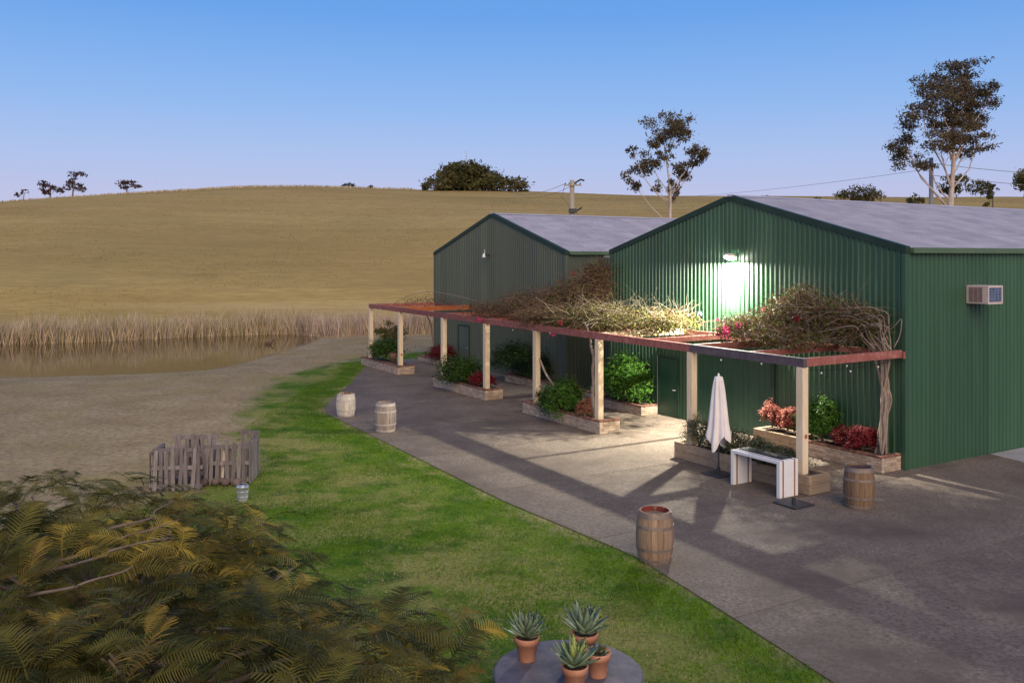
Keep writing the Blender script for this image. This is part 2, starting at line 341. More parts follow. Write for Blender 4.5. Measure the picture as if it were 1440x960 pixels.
wm = bpy.data.materials.new('pond_water'); wm.use_nodes = True; b = wm.node_tree.nodes['Principled BSDF']
b.inputs['Base Color'].default_value = (.11, .068, .023, 1); b.inputs['Roughness'].default_value = .04; b.inputs['IOR'].default_value = 1.33; b.inputs['Specular IOR Level'].default_value = .8
nn = wm.node_tree.nodes; tcc = nn.new('ShaderNodeTexCoord'); mpp = nn.new('ShaderNodeMapping'); mpp.inputs['Scale'].default_value = (.6, 2, 1); nw = nn.new('ShaderNodeTexNoise'); nw.inputs['Scale'].default_value = 1.3; nw.inputs['Detail'].default_value = 4
bpw = nn.new('ShaderNodeBump'); bpw.inputs['Strength'].default_value = .05; bpw.inputs['Distance'].default_value = .05
wl = wm.node_tree.links; wl.new(tcc.outputs['Object'], mpp.inputs[0]); wl.new(mpp.outputs[0], nw.inputs[0]); wl.new(nw.outputs['Fac'], bpw.inputs['Height']); wl.new(bpw.outputs[0], b.inputs['Normal'])
w = MB(); w.add([(x, y, WZ) for x, y in [(-92, 44), (-13, 44), (-13, 73), (-92, 73)]], [(0, 1, 2, 3)])
struct(w.build('pond_water', wm))

# grass blades, reeds and tall grass (too many to count)
def blades(name, pts, h, wd, mats, lean=.35, mi=None, label=None, cat='grass', flat=False):
    k = len(pts); h = np.broadcast_to(h, k)[:, None]; wd = np.broadcast_to(wd, k)[:, None]
    a = RNG.uniform(0, 2 * math.pi, k); side = np.stack([np.cos(a), np.sin(a), np.zeros(k)], 1)
    ln = RNG.normal(0, lean, (k, 2)); up = np.concatenate([ln, np.ones((k, 1))], 1)
    up /= np.linalg.norm(up, axis=1)[:, None]
    p1 = pts + up * h * .55; drop = np.concatenate([ln * .8, np.zeros((k, 1))], 1)
    p2 = pts + up * h + drop * h * .4
    v = np.stack([pts - side * wd, pts + side * wd, p1 + side * wd * .75, p1 - side * wd * .75, p2], 1).reshape(-1, 3)
    i = np.arange(k)[:, None] * 5
    f = np.concatenate([i + np.array([[0, 1, 2]]), i + np.array([[0, 2, 3]]), i + np.array([[3, 2, 4]])], 1).reshape(-1, 3)
    o = npmesh(name, v, f, mats, None, None if mi is None else np.repeat(mi, 3))
    return tag(o, label, cat, None, 'stuff')
leafmat('blade_green', (.075, .17, .008), (.16, .26, .016), .8, trans=.4)
leafmat('blade_olive', (.22, .25, .05), (.34, .34, .10), .8, trans=.4)
leafmat('blade_dry', (.32, .255, .155), (.46, .37, .235), .8, trans=.3)
leafmat('reed_tan', (.54, .42, .25), (.72, .58, .38), .5, trans=.15)
leafmat('reed_green', (.22, .20, .085), (.34, .29, .13), .5, trans=.15)
leafmat('hill_straw', (.36, .255, .095), (.46, .345, .14), .1)
leafmat('hill_olive', (.24, .18, .065), (.32, .24, .085), .1)
leafmat('reed_pink', (.44, .33, .27), (.60, .47, .39), .5, trans=.15)
def scat(n_, x0, x1, y0, y1, pw=1.6):     # denser near the camera
    t = RNG.uniform(0, 1, n_) ** pw; y = y0 + (y1 - y0) * t; return RNG.uniform(x0, x1, n_), y
PAVE_E = [(60, -12.5), (-14, -12.5), (-6.9, -11.4), (-4.1, -10.9), (-1.6, -10.5), (3, -10.7), (9.4, -10.5), (13.4, -10.4), (16.2, -10.35), (17.6, -9.95), (19.2, -9.1), (23.2, -6.8), (29.3, -3.6), (30.6, -1.2), (30.8, .3)]
PAVE_E[0] = (-60, -13.5)
def vedge(u): return float(np.interp(u, [p[0] for p in PAVE_E], [p[1] for p in PAVE_E]))
gxr, gyr = scat(330000, -9, 6, 9, 48)
q = sdpoly(gxr, gyr, LAWN) + RNG.normal(0, .25, len(gxr))
qu = (gxr - C.x) * Uv.x + (gyr - C.y) * Uv.y; qv = (gxr - C.x) * Vv.x + (gyr - C.y) * Vv.y
pv = np.interp(qu, [p[0] for p in PAVE_E], [p[1] for p in PAVE_E])
edge = pv - qv                            # distance to the paving
keep = (q < 0) & (edge > -.05)
gxr, gyr, edge = gxr[keep], gyr[keep], edge[keep]
def vnoise(x, y, s, seed):                # smooth value noise in numpy
    g_ = np.random.default_rng(seed).uniform(size=(64, 64)); x = x * s + 500; y = y * s + 500
    i = np.floor(x).astype(int); j = np.floor(y).astype(int); a = x - i; c = y - j; a = a * a * (3 - 2 * a); c = c * c * (3 - 2 * c)
    G = lambda p, q_: g_[p % 64, q_ % 64]
    return (G(i, j) * (1 - a) + G(i + 1, j) * a) * (1 - c) + (G(i, j + 1) * (1 - a) + G(i + 1, j + 1) * a) * c
lush = .05 + .50 * vnoise(gxr, gyr, .55, 1) + .3 * vnoise(gxr, gyr, 1.3, 2) + .15 * vnoise(gxr, gyr, 3.5, 3) + .42 * np.exp(-np.abs(edge - .4) / .9)
mi = np.where(lush + RNG.normal(0, .06, len(lush)) > .57, 0, np.where(RNG.uniform(size=len(lush)) < .82, 1, 2))
keep = RNG.uniform(size=len(lush)) < np.clip(.25 + 1.3 * (lush - .3), .2, 1)
gxr, gyr, mi, lush = gxr[keep], gyr[keep], mi[keep], lush[keep]
pts = np.stack([gxr, gyr, terrain(gxr, gyr) - .003], 1)
blades('lawn_grass', pts, RNG.uniform(.03, .065, len(pts)) * (.5 + .9 * lush), RNG.uniform(.005, .010, len(pts)), ['blade_green', 'blade_olive', 'blade_dry'], .8, mi, 'short patchy green lawn running along the paving edge')
dx, dy = scat(130000, -32, -2, 17, 62, 1.3)
kk = (sdpoly(dx, dy, LAWN) > .1) & (sdpoly(dx, dy, POND) > .5) & (np.abs(dx / dy) < .62); 
u_ = (dx - C.x) * Uv.x + (dy - C.y) * Uv.y; v_ = (dx - C.x) * Vv.x + (dy - C.y) * Vv.y
kk &= ~((v_ > np.interp(u_, [p[0] for p in PAVE_E], [p[1] for p in PAVE_E]) - .1) & (u_ < 31))
dx, dy = dx[kk], dy[kk]; pts = np.stack([dx, dy, terrain(dx, dy) - .003], 1)
blades('dry_grass', pts, RNG.uniform(.015, .045, len(pts)), RNG.uniform(.006, .014, len(pts)), ['blade_dry', 'blade_olive'], 1.0, (RNG.uniform(size=len(pts)) < .22).astype(int), 'dry trampled tan grass between the lawn and the pond')
# reeds along the far bank
def along(poly, n_):
    seg = [math.dist(poly[i], poly[i + 1]) for i in range(len(poly) - 1)]; t = RNG.uniform(0, sum(seg), n_); out = np.zeros((n_, 2)); acc = 0
    for i, s in enumerate(seg):
        k = (t >= acc) & (t < acc + s); w_ = (t[k] - acc) / s; out[k] = np.array(poly[i]) * (1 - w_[:, None]) + np.array(poly[i + 1]) * w_[:, None]; acc += s
    return out
bank = [(-80, 57.2), (-60, 58), (-35.5, 61.2), (-30.5, 63.2), (-27, 65.5), (-23, 68.2), (-18.2, 70), (-15, 68.6), (-12.5, 67.0), (-9, 66.5), (-5.5, 67)]
rp_ = along(bank, 20000); rp_[:, 1] += np.abs(RNG.normal(0, 1.3, len(rp_))) - .6; rp_[:, 0] += RNG.normal(0, .4, len(rp_))
hh = 1.75 * (.55 + .5 * vnoise(rp_[:, 0], rp_[:, 1], .45, 5)) * RNG.uniform(.45, 1.35, len(rp_)) * np.interp(rp_[:, 0], [-40, -20, -8], [1.0, 1.2, 1.15])
pts = np.column_stack([rp_, np.maximum(terrain(rp_[:, 0], rp_[:, 1]), WZ - .3)])
rm = RNG.choice(3, len(pts), p=[.55, .22, .23]); rm = np.where((pts[:, 0] > -17) & (RNG.uniform(size=len(pts)) < .6), 2, rm)
blades('reeds', pts, hh, RNG.uniform(.012, .03, len(pts)), ['reed_tan', 'reed_green', 'reed_pink'], .20, rm, 'tall dry tan reeds lining the far bank of the pond', 'reeds')
# tall pale grass on the crest
cx_ = RNG.uniform(-125, -22, 9000); cy_ = np.interp(cx_, [-140, -115, -60, -20, 10], [160, 164, 181, 196, 206]) + RNG.uniform(0, 30, 9000) ** 1.0; cy_ = np.minimum(cy_, 205); pts = np.stack([cx_, cy_, terrain(cx_, cy_)], 1)
blades('crest_grass', pts, RNG.uniform(.25, .6, len(pts)), RNG.uniform(.03, .08, len(pts)), ['reed_tan', 'hill_olive'], .25, (RNG.uniform(size=len(pts)) < .35).astype(int), 'long pale grass along the crest of the hill at left')

hx = RNG.uniform(-125, 125, 150000); hy = 76 + 122 * RNG.uniform(0, 1, 150000) ** 1.2; kk = np.abs(hx / hy) < .66; hx, hy = hx[kk], hy[kk]
kk = vnoise(hx * .35, hy, .22, 21) + .35 * RNG.uniform(size=len(hx)) > .62; hx, hy = hx[kk], hy[kk]; pts = np.stack([hx, hy, terrain(hx, hy) - .01], 1)
blades('hill_grass', pts, RNG.uniform(.06, .16, len(pts)), RNG.uniform(.02, .05, len(pts)), ['hill_straw', 'hill_olive'], .8, RNG.integers(0, 2, len(pts)), 'thin dry grass tufts scattered over the tan hillside')
# ------------------------------------------------------------------ paving
PZ = .022
pav = MB(); 
def strip_poly(u0, u1, vb):
    us = [u0] + [p[0] for p in sorted(PAVE_E) if u0 < p[0] < u1] + [u1]
    return [(u, vedge(u)) for u in us] + [(u1, vb(u1)), (u0, vb(u0))]
def slab(name, poly, z0, z1, m, parent=None):
    k = len(poly); B = [P(u, v_, z0) for u, v_ in poly]; T = [P(u, v_, z1) for u, v_ in poly]
    return MB().add(B + T, [tuple(range(k)), tuple(range(2 * k - 1, k - 1, -1))] + [(i, k + i, k + (i + 1) % k, (i + 1) % k) for i in range(k)][:]).build(name, m, parent)
pvt = link('pavement', None, None, P(0, 0)); struct(pvt); pvt.empty_display_size = .2
pvt.location = (0, 0, 0)
cuts = [-60, -13.3, -9.04, -4.74, -.44, 3.86, 8.16, 12.46, 16.76, 21.06, 25.36, 30.8]
for a, c in zip(cuts[:-1], cuts[1:]):
    j = .009
    if c <= .3: o = slab('paving_slab', [(a + j, vedge(a)), *[(p[0], p[1]) for p in sorted(PAVE_E) if a < p[0] < c], (c - j, vedge(c)), (c - j, 40), (a + j, 40)], -.06, PZ, 'pave', pvt)
    else: o = slab('paving_slab', [(a + j, vedge(a)), *[(p[0], p[1]) for p in sorted(PAVE_E) if a < p[0] < c], (c - j, vedge(c)), (c - j, .9), (a + j, .9)], -.06, PZ, 'pave', pvt)
slab('paving_slab', [(-.43, .91), (.04, .91), (.04, 40), (-.43, 40)], -.06, PZ, 'pave', pvt)
slab('joint_filler', [(-60, -12), (-14, -12), (-4, -10.5), (16, -10), (28, -3.6), (30.5, .5), (30.5, .85), (.3, .85), (-.44, .85), (-.44, 39), (-60, 39)], -.07, PZ - .010, 'joint', pvt)
slab('concrete_pad', [(-1.25, 3.6), (-.06, 3.85), (-.06, 30), (-4.5, 30), (-4.5, 3.0)], 0, PZ + .012, 'pad', pvt)

# ------------------------------------------------------------------ sheds
PITCH = .19
def profile(w, nrib):                     # rib profile across one sheet
    p = w / nrib; out = []
    for i in range(nrib): out += [(i * p, 0), (i * p + p * .58, 0), (i * p + p * .66, .03), (i * p + p * .90, .03), (i * p + p * .98, 0)]
    return out + [(w + .004, 0)]
def shed(loc_u, loc_v, W, Lh, eave, rise, wallm, name, label, roofm='roof', skipside=False):
    root = thing(name, label, 'shed', P(loc_u, loc_v), TH)          # local x = into the depth, y = along the gable
    MB().add([(.05, .05, 0), (.05, W - .05, 0), (.05, W - .05, eave - .1), (.05, W / 2, eave + rise - .1), (.05, .05, eave - .1),
              (Lh - .05, .05, 0), (Lh - .05, W - .05, 0), (Lh - .05, W - .05, eave - .1), (Lh - .05, W / 2, eave + rise - .1), (Lh - .05, .05, eave - .1)],
             [(0, 1, 2, 3, 4), (9, 8, 7, 6, 5), (0, 5, 6, 1), (1, 6, 7, 2), (2, 7, 8, 3), (3, 8, 9, 4), (4, 9, 5, 0)]).build('wall_frame', 'trim', root)
    ns = round(W / .76); w = W / ns; top = lambda y: eave - .02 + rise * (1 - abs(y - W / 2) / (W / 2))
    for i in range(ns):                   # gable sheets, face -x
        mb = MB(); pr = profile(w, 4); ys_ = [i * w + a for a, d in pr]
        if any(a < W / 2 < c for a, c in zip(ys_, ys_[1:])):
            k = [j for j in range(len(ys_) - 1) if ys_[j] < W / 2 < ys_[j + 1]][0]; ys_.insert(k + 1, W / 2); pr.insert(k + 1, (W / 2 - i * w, (pr[k][1] + pr[k + 1][1]) / 2))
        off = .0015 * (i % 2)
        vs_ = [(-d - off, y, .02) for (a, d), y in zip(pr, ys_)] + [(-d - off, y, top(min(max(y, 0), W))) for (a, d), y in zip(pr, ys_)]
        k = len(ys_); mb.add(vs_, [(j + 1, j, k + j, k + j + 1) for j in range(k - 1)]); mb.build('wall_sheet', wallm, root)
    ns = round(Lh / .76); w = Lh / ns
    sidem = None
    for side in (0, 1):
        if sidem is None or side == 1:
            pr = profile(w, 4); k = len(pr); s_ = 1 if side else -1
            mb = MB().add([(a, s_ * d, .02) for a, d in pr] + [(a, s_ * d, eave - .02) for a, d in pr], [(j, j + 1, k + j + 1, k + j) if not side else (j + 1, j, k + j, k + j + 1) for j in range(k - 1)])
            first = mb.build('wall_sheet', wallm, root); me = first.data; first.location = (0, side * W, 0)
        for i in range(1, ns): link('wall_sheet', me, root, (i * w, side * W + (.0015 if i % 2 else 0) * (1 if side else -1), 0))
    ov = .06; sl_ = math.hypot(W / 2 + ov, rise * (W / 2 + ov) / (W / 2))
    for side in (0, 1):                   # roof sheets run down the slope
        pr = profile(w, 4); k = len(pr); kx = rise / (W / 2)
        yo = -ov if side == 0 else W + ov; vs_ = []
        for y in (yo, W / 2):
            h_ = eave + .03 + rise - kx * abs(y - W / 2)
            vs_ += [(a, y, h_ + d) for a, d in pr]
        mb = MB().add(vs_, [(j, j + 1, k + j + 1, k + j) if side == 0 else (j + 1, j, k + j, k + j + 1) for j in range(k - 1)])
        first = mb.build('roof_sheet', roofm, root); first.location.x = -.02
        for i in range(1, ns): link('roof_sheet', first.data, root, (i * w - .02, 0, .0015 * (i % 2)))
    hr = eave + .03 + rise
    MB().add([(-.1, W / 2 - .18, hr + .03 - .045), (-.1, W / 2, hr + .06), (-.1, W / 2 + .18, hr + .03 - .045), (Lh, W / 2 - .18, hr + .03 - .045), (Lh, W / 2, hr + .06), (Lh, W / 2 + .18, hr + .03 - .045)], [(0, 3, 4, 1), (1, 4, 5, 2), (0, 1, 2)]).build('ridge_cap', roofm, root)
    for side in (0, 1):                   # barge flashing on both rakes
        y0 = -ov - .01 if side == 0 else W + ov + .01; kx = rise / (W / 2)
        def q(x, y, dz): return (x, y, eave + .03 + rise - kx * abs(y - W / 2) + dz)
        vs_ = [q(-.06, y0, -.13), q(-.06, W / 2, -.13), q(-.06, W / 2, .055), q(-.06, y0, .055), q(.12, y0, -.13), q(.12, W / 2, -.13), q(.12, W / 2, .055), q(.12, y0, .055)]
        MB().add(vs_, [(0, 1, 2, 3), (7, 6, 5, 4), (3, 2, 6, 7), (0, 4, 5, 1), (0, 3, 7, 4), (1, 5, 6, 2)]).build('barge_flashing', 'trim', root)
    for side in (0, 1):
        a, c = (-.17, -.03) if side == 0 else (W + .03, W + .17)
        MB().box((.14, a, eave - .12), (Lh, c, eave + .035), bev=.012).build('gutter', 'gutter', root)
    for side in (0, 1):
        y = -.045 if side == 0 else W - .075
        MB().box((-.048, y, .02), (.09, y + .12, eave - .125)).build('corner_flashing', wallm, root)
    return root
W1 = 12.85
big = shed(0, 0, W1, 30, 5.93, 1.75, 'clad', 'metal_shed', 'larger green ribbed metal shed with the lit floodlight on its gable')
sml = shed(16.95, .65, 12.9, 26, 5.93, 1.9, 'clad2', 'metal_shed', 'grey-green metal shed behind the vines, second gable further from the camera')
def door(root, y0, y1, h, m='doorg', knob=True):
    d = MB().box((-.075, y0, .03), (-.032, y1, h)).build('door', m, root)
    MB().box((-.09, y0 - .07, .03), (-.031, y0 - .004, h + .06)).box((-.09, y1 + .004, .03), (-.031, y1 + .07, h + .06)).box((-.09, y0 - .003, h + .004), (-.031, y1 + .003, h + .07)).build('door_frame', 'trim', d)
    MB().tube([(-.08, y0 + .1, 1.0), (-.13, y0 + .1, 1.0), (-.13, y0 + .2, 1.0)], .014, 6).build('handle', 'steel', d)
    return d
door(big, 8.93, 9.9, 2.08)
MB().box((-.05, 9.975, .03), (-.095, 10.0, 2.15)).build('door_edge_strip', 'steel', big)
u1, u0 = ux(647, .65) - 16.95, ux(661, .65) - 16.95
door(sml, u0, u1, 2.1, 'clad2')
# sliding door on the big gable
sd0, sd1 = ux(1086, 0), ux(985, 0)
sdr = link('sliding_door', None, big)
nb = 14; ww = (sd1 - sd0) / nb
for i in range(nb): MB().box((-.078, sd0 + i * ww + .004, .05), (-.036, sd0 + (i + 1) * ww - .004, 3.05)).build('panel', 'doorg', sdr)
MB().box((-.13, sd0 - .1, 3.06), (-.036, sd1 + 1.2, 3.2)).build('track', 'trim', sdr)
MB().box((-.11, sd0 - .17, .03), (-.03, sd0 - .03, 3.05)).build('jamb', 'trim', sdr)
# infill between the two sheds
inf = thing('infill_wall', 'recessed ribbed metal wall closing the gap between the two sheds', 'wall', P(W1 + .05, 2.6), TH)
gw = 16.95 - W1 - .1; k = 5; w = gw / k
for i in range(k):
    pr = profile(w, 4); kk_ = len(pr)
    MB().add([(-d, i * w + a, .02) for a, d in pr] + [(-d, i * w + a, 5.7) for a, d in pr], [(j + 1, j, kk_ + j, kk_ + j + 1) for j in range(kk_ - 1)]).build('wall_sheet', 'clad2', inf)
MB().box((0.05, 0, 5.7), (3, gw, 5.78)).build('roof_sheet', 'roof', inf)

# floodlight on the big gable (lit)
fu = ux(1027, -.3); fl = thing('floodlight', 'lit floodlight glowing white under the ridge of the larger shed', 'lamp', P(fu, -.035, 5.68), TH)
MB().box((-.05, -.08, -.08), (0, .08, .1), bev=.01).build('wall_plate', 'darkmetal', fl)
MB().tube([(-.03, 0, .02), (-.2, 0, .08), (-.3, 0, .05)], .018, 6).build('bracket', 'darkmetal', fl)
MB().add([(-.16, -.16, .02), (-.42, -.16, .07), (-.42, .16, .07), (-.16, .16, .02), (-.2, -.11, .12), (-.38, -.11, .15), (-.38, .11, .15), (-.2, .11, .12)],
         [(4, 5, 6, 7), (0, 1, 5, 4), (1, 2, 6, 5), (2, 3, 7, 6), (3, 0, 4, 7)]).build('housing', 'acw', fl)
MB().add([(-.17, -.145, .0), (-.41, -.145, .045), (-.41, .145, .045), (-.17, .145, .0), (-.2, -.1, -.06), (-.36, -.1, -.03), (-.36, .1, -.03), (-.2, .1, -.06)],
         [(7, 6, 5, 4), (4, 5, 1, 0), (5, 6, 2, 1), (6, 7, 3, 2), (7, 4, 0, 3)]).build('lens', 'lamp', fl)
al = bpy.data.lights.new('floodlight_beam', 'AREA'); al.shape = 'RECTANGLE'; al.size = .13; al.size_y = .16; al.energy = 1600; al.color = (1, .95, .80)
ao = bpy.data.objects.new('floodlight_beam', al); COL.objects.link(ao); ao.parent = fl; ao.location = (-.27, 0, -.1); ao.rotation_euler = (0, R(10), 0)

# small unlit security light on the far gable
su = ux(688, .6); s2 = thing('security_light', 'small white unlit security light high on the far gable', 'lamp', P(su, .61, CAM_H + .1), TH)
MB().tube([(0, 0, 0), (-.2, 0, .02)], .03, 6).build('bracket', 'darkmetal', s2)
MB().lathe([(.0, .12), (.04, .1), (.09, -.06), (.10, -.1), (0, -.1)], 12, c=(-.28, .06, 0)).build('lamp_head', 'white', s2, True)
MB().lathe([(.0, .08), (.05, .06), (.07, -.04), (0, -.05)], 10, c=(-.2, -.2, .02)).build('sensor', 'darkmetal', s2, True)
MB().tube([(-.25, .04, .1), (-.25, .04, .3)], .015, 5).build('aerial', 'white', s2)

# air conditioner on the side wall (u = 0, wall faces -u)
def xv(x): kx = (x - 720) / F; return (kx * C.y - C.x) / (Vv.x - kx * Vv.y)
av0 = xv(1358); a_p = C + Vv * av0
def sol(p, dr, x): k_ = (x - 720) / F; return (k_ * p.y - p.x) / (dr.x - k_ * dr.y)
ad = sol(a_p, -Uv, 1388); aw = sol(a_p - Uv * ad, Vv, 1408.5)
dA = (C + Vv * (av0)).y; zt = CAM_H - (401 - HY) / F * dA; zb = CAM_H - (426.5 - HY) / F * dA
ac = thing('air_conditioner', 'ivory window air conditioner box on the side wall of the larger shed', 'air conditioner', P(0, av0, zb), TH)
ah = zt - zb                                   # body sticks out along -y (local)
MB().box((0, -ad, 0), (aw, -.02, ah), bev=.012).build('casing', 'acw', ac)
for i in range(3):
    y = -.10 - i * (ad * .22)
    gq = MB().box((-.006, y - ad * .19, .05), (.004, y, ah - .05)).build('side_louvre', 'acgrill', ac)
    for j in range(6): MB().box((-.012, y - ad * .19, .07 + j * (ah - .12) / 6), (-.007, y, .085 + j * (ah - .12) / 6)).build('louvre_blade', 'acgrill', gq)
MB().box((.05, -ad - .012, .06), (aw - .05, -ad - .002, ah - .06)).build('condenser', 'acblue', ac)
gr = MB()
for i in range(6): gr.box((.05, -ad - .03, .07 + i * (ah - .14) / 5), (aw - .05, -ad - .02, .08 + i * (ah - .14) / 5))
for i in range(5): gr.box((.05 + i * (aw - .11) / 4, -ad - .02, .06), (.06 + i * (aw - .11) / 4, -ad - .013, ah - .06))
gr.build('grille', 'steel', ac)
fr = MB().box((0, -ad - .035, 0), (.045, -ad - .002, ah)).box((aw - .045, -ad - .035, 0), (aw, -ad - .002, ah)).box((.046, -ad - .035, 0), (aw - .046, -ad - .002, .05)).box((.046, -ad - .035, ah - .05), (aw - .046, -ad - .002, ah)); fr.build('front_frame', 'acw', ac)

# ------------------------------------------------------------------ pergola
pg = thing('pergola', 'long red-beamed timber pergola on pale posts in front of both sheds', 'pergola', P(0, 0), TH)
PX = [521.5, 563, 624, 684, 754.5, 842.5, 973, 1128]
def pv_(u): return -4.0 + .02 * u
PU = []
for x in PX:
    u = 10.
    for _ in range(20): u = ux(x, pv_(u))
    PU.append(u)
BZ0, BZ1 = 3.03, 3.25; PH = .1
pbase = .42
for i, u in enumerate(PU):
    v0 = pv_(u); mb = MB().box((v0 - PH, u - PH, .1), (v0 + PH, u + PH, BZ0), bev=.012); mb.build('post', 'post', pg)
    # knots / brackets seen on some posts
    if i in (1, 7):
        zz = {1: .95, 7: 1.35}[i]
        o = MB().lathe([(0, .004), (.05, .004), (.056, 0)], 12).build('round_sticker' if i == 7 else 'knot', 'orange', pg); o.location = (v0 + .02, u - PH - .002, zz); o.rotation_euler = (R(90), 0, 0)
def beam(a, c, m, name, w=.075, z0=BZ0 + .002, z1=BZ1):
    (ua, va), (uc, vc) = a, c; d = Vector((vc - va, uc - ua, 0)); n_ = Vector((-d.y, d.x, 0)).normalized() * w / 2; A = Vector((va, ua, 0)); B = Vector((vc, uc, 0))
    pts = [A - n_, B - n_, B + n_, A + n_]
    return MB().add([(p.x, p.y, z0) for p in pts] + [(p.x, p.y, z1) for p in pts], [(3, 2, 1, 0), (4, 5, 6, 7), (0, 1, 5, 4), (1, 2, 6, 5), (2, 3, 7, 6), (3, 0, 4, 7)]).build(name, m, pg)
for a, c in zip(PU[:-2], PU[1:-1]): beam((a + (.1 if a == PU[0] else 0), pv_(a) - .03), (c + .002, pv_(c) - .03), 'red', 'front_beam', .11)
beam((PU[6], pv_(PU[6]) - .03), (PU[7] - .12, pv_(PU[7]) - .03), 'greyb', 'front_beam', .13)
beam((-.1, -.16), (13.0, -.16), 'red', 'wall_beam', .07, 3.02, 3.2)
beam((13.01, -.1), (PU[0], .45), 'red', 'wall_beam', .07, 3.02, 3.2)
for i, u in enumerate(PU):
    vb = -.21 if u < 13 else .3
    m = {5: 'post', 1: 'orange'}.get(i, 'red')
    beam((u - (.03 if i == 7 else 0), pv_(u) + .037), (u, vb), m, 'rafter', .09, BZ0 + .012, BZ1 + (.02 if i == 1 else -.006))
for a, c in zip(PU[:-1], PU[1:]):
    if a > 24: continue
    um = (a + c) / 2; beam((um, pv_(um) + .037), (um, -.21 if um < 13 else .3), 'red', 'rafter', .06, BZ0 + .03, BZ1 - .03)
# festoon lights
def festoon(a, c, nb_, sag, label):
    o = thing('string_lights', label, 'string lights', a); A = Vector((0, 0, 0)); B = Vector(c) - Vector(a)
    pt = lambda t: A.lerp(B, t) + Vector((0, 0, -sag * 4 * t * (1 - t)))
    MB().tube([pt(i / 14) for i in range(15)], .007, 5).build('cable', 'tblack', o)
    for i in range(nb_):
        p = pt((i + .5) / nb_); MB().tube([p, p - Vector((0, 0, .05))], .013, 6).build('socket', 'tblack', o)
        MB().lathe([(0, -.105), (.016, -.10), (.023, -.08), (.018, -.055), (.011, -.05)], 10, c=p).build('bulb', 'glass', o, True)
festoon(P(PU[6] - .15, -3.7, 2.95), P(.2, -1.2, 2.95), 4, .10, 'string of bare bulbs slung under the pergola near the closed umbrella')
festoon(P(.12, -3.7, 2.93), P(.12, -.4, 2.95), 3, .08, 'string of bare bulbs under the end rafter by the corner vine')
festoon(P(PU[3], -3.3, 2.95), P(PU[4] + .1, -.4, 2.95), 3, .15, 'string of bare bulbs under the middle of the pergola by the far shed')

# ------------------------------------------------------------------ planters
BRK = MB().box((0, 0, 0), (.105, .228, .066), bev=.006).build('tmp', 'brick').data
CAPB = MB().box((0, 0, 0), (.15, .108, .06), bev=.008).build('tmp', 'cap').data
for o in [o for o in bpy.data.objects if o.name.startswith('tmp')]: bpy.data.objects.remove(o)
def planter(u0, u1, v0, v1, label, courses=5, style='brick', cap='cap'):
    root = thing('planter_box', label, 'planter', P(u0, v0, PZ), TH, 'raised planters of the pergola'); Lu = u1 - u0; Lv = v1 - v0
    h = courses * .076
    capm = CAPB
    if style == 'brick':
        MB().box((.012, .012, 0), (Lv - .012, Lu - .012, h - .006)).build('mortar_core', 'mortar', root)
        for c in range(courses):
            off = (c % 2) * .12; z = c * .076 + .005
            y = -off
            while y < Lu - .03:
                a, e = max(y, 0), min(y + .228, Lu)
                if e - a > .06:
                    o = link('brick', BRK, root, (random.uniform(-.004, .003), a, z)); o.scale.y = (e - a) / .228
                y += .24
            for yy in (0, Lu):           # ends
                x = .112 + off * .5
                while x < Lv - .05:
                    e = min(x + .228, Lv); o = link('brick', BRK, root, (x, yy + (.104 if yy == 0 else .0), z), (0, 0, R(-90)))
                    if yy: o.location.y = yy + random.uniform(-.004, .002)
                    else: o.location.y = .105 - random.uniform(-.002, .004)
                    o.scale.y = (e - x) / .228; x += .24
        y = 0
        while y < Lu - .05:
            o = link('capping_brick', CAPB, root, (-.012 + random.uniform(-.004, .004), y, h)); o.scale.y = min(1, (Lu - y) / .108); y += .118
        for yy, s in ((0, 1), (Lu, -1)):
            x = .15
            while x < Lv - .04:
                o = link('capping_brick', CAPB, root, (x, yy + (.14 if s > 0 else .012), h + .0012), (0, 0, R(-90))); o.scale.y = min(1, (Lv - x) / .108); x += .118
        if Lv > .5: MB().box((.14, .14, h - .004), (Lv - .02, Lu - .14, h + .02)).build('soil', 'soil', root)
    else:
        for c in range(2):
            z = c * h / 2
            MB().box((0, 0, z + .003), (.09, Lu, z + h / 2 - .003), bev=.008).build('sleeper', 'sleeper', root)
            MB().box((.092, 0, z + .003), (Lv, .09, z + h / 2 - .003), bev=.008).build('sleeper', 'sleeper', root)
            MB().box((.092, Lu - .09, z + .003), (Lv, Lu, z + h / 2 - .003), bev=.008).build('sleeper', 'sleeper', root)
            MB().box((Lv - .09, .092, z + .003), (Lv - .002, Lu - .092, z + h / 2 - .003), bev=.008).build('sleeper', 'sleeper', root)
        MB().box((.091, .091, 0), (Lv - .092, Lu - .092, h - .04)).build('soil', 'soil', root)
    return h + PZ
def front_v(u): return pv_(u) - .22
planter(PU[1] - .45, PU[0] + .35, pv_(26) - .35, pv_(26) + .55, 'brick planter under the two furthest pergola posts', 5)
planter(PU[3] - .4, PU[2] + .35, pv_(18) - .32, pv_(18) + .5, 'brick planter under the third and fourth pergola posts from the pond', 5)
planter(PU[5] - .42, PU[4] + .38, pv_(10) - .32, pv_(10) + .5, 'brick planter at the middle of the pergola with the two pale vine trunks near it', 5)
planter(PU[7] - .42, PU[6] + .38, -4.24, -3.5, 'timber sleeper planter of grey hedge behind the striped table', 6, 'sleeper')
planter(9.98, 12.8, -.85, -.06, 'brick planter of the bright green bush left of the green door', 4)
planter(13.4, 20.3, -.45, .35, 'brick planter in shade along the far shed behind the vine trunks', 4)
planter(26.2, 29.8, -.4, .4, 'low brick planter at the far corner of the far shed', 3)
planter(.08, 2.9, -.85, -.06, 'brick planter with dark red capping at the corner vine', 5)
planter(2.92, 4.6, -.85, -.06, 'higher timber sleeper planter of pink leaved plants against the green wall', 6, 'sleeper')

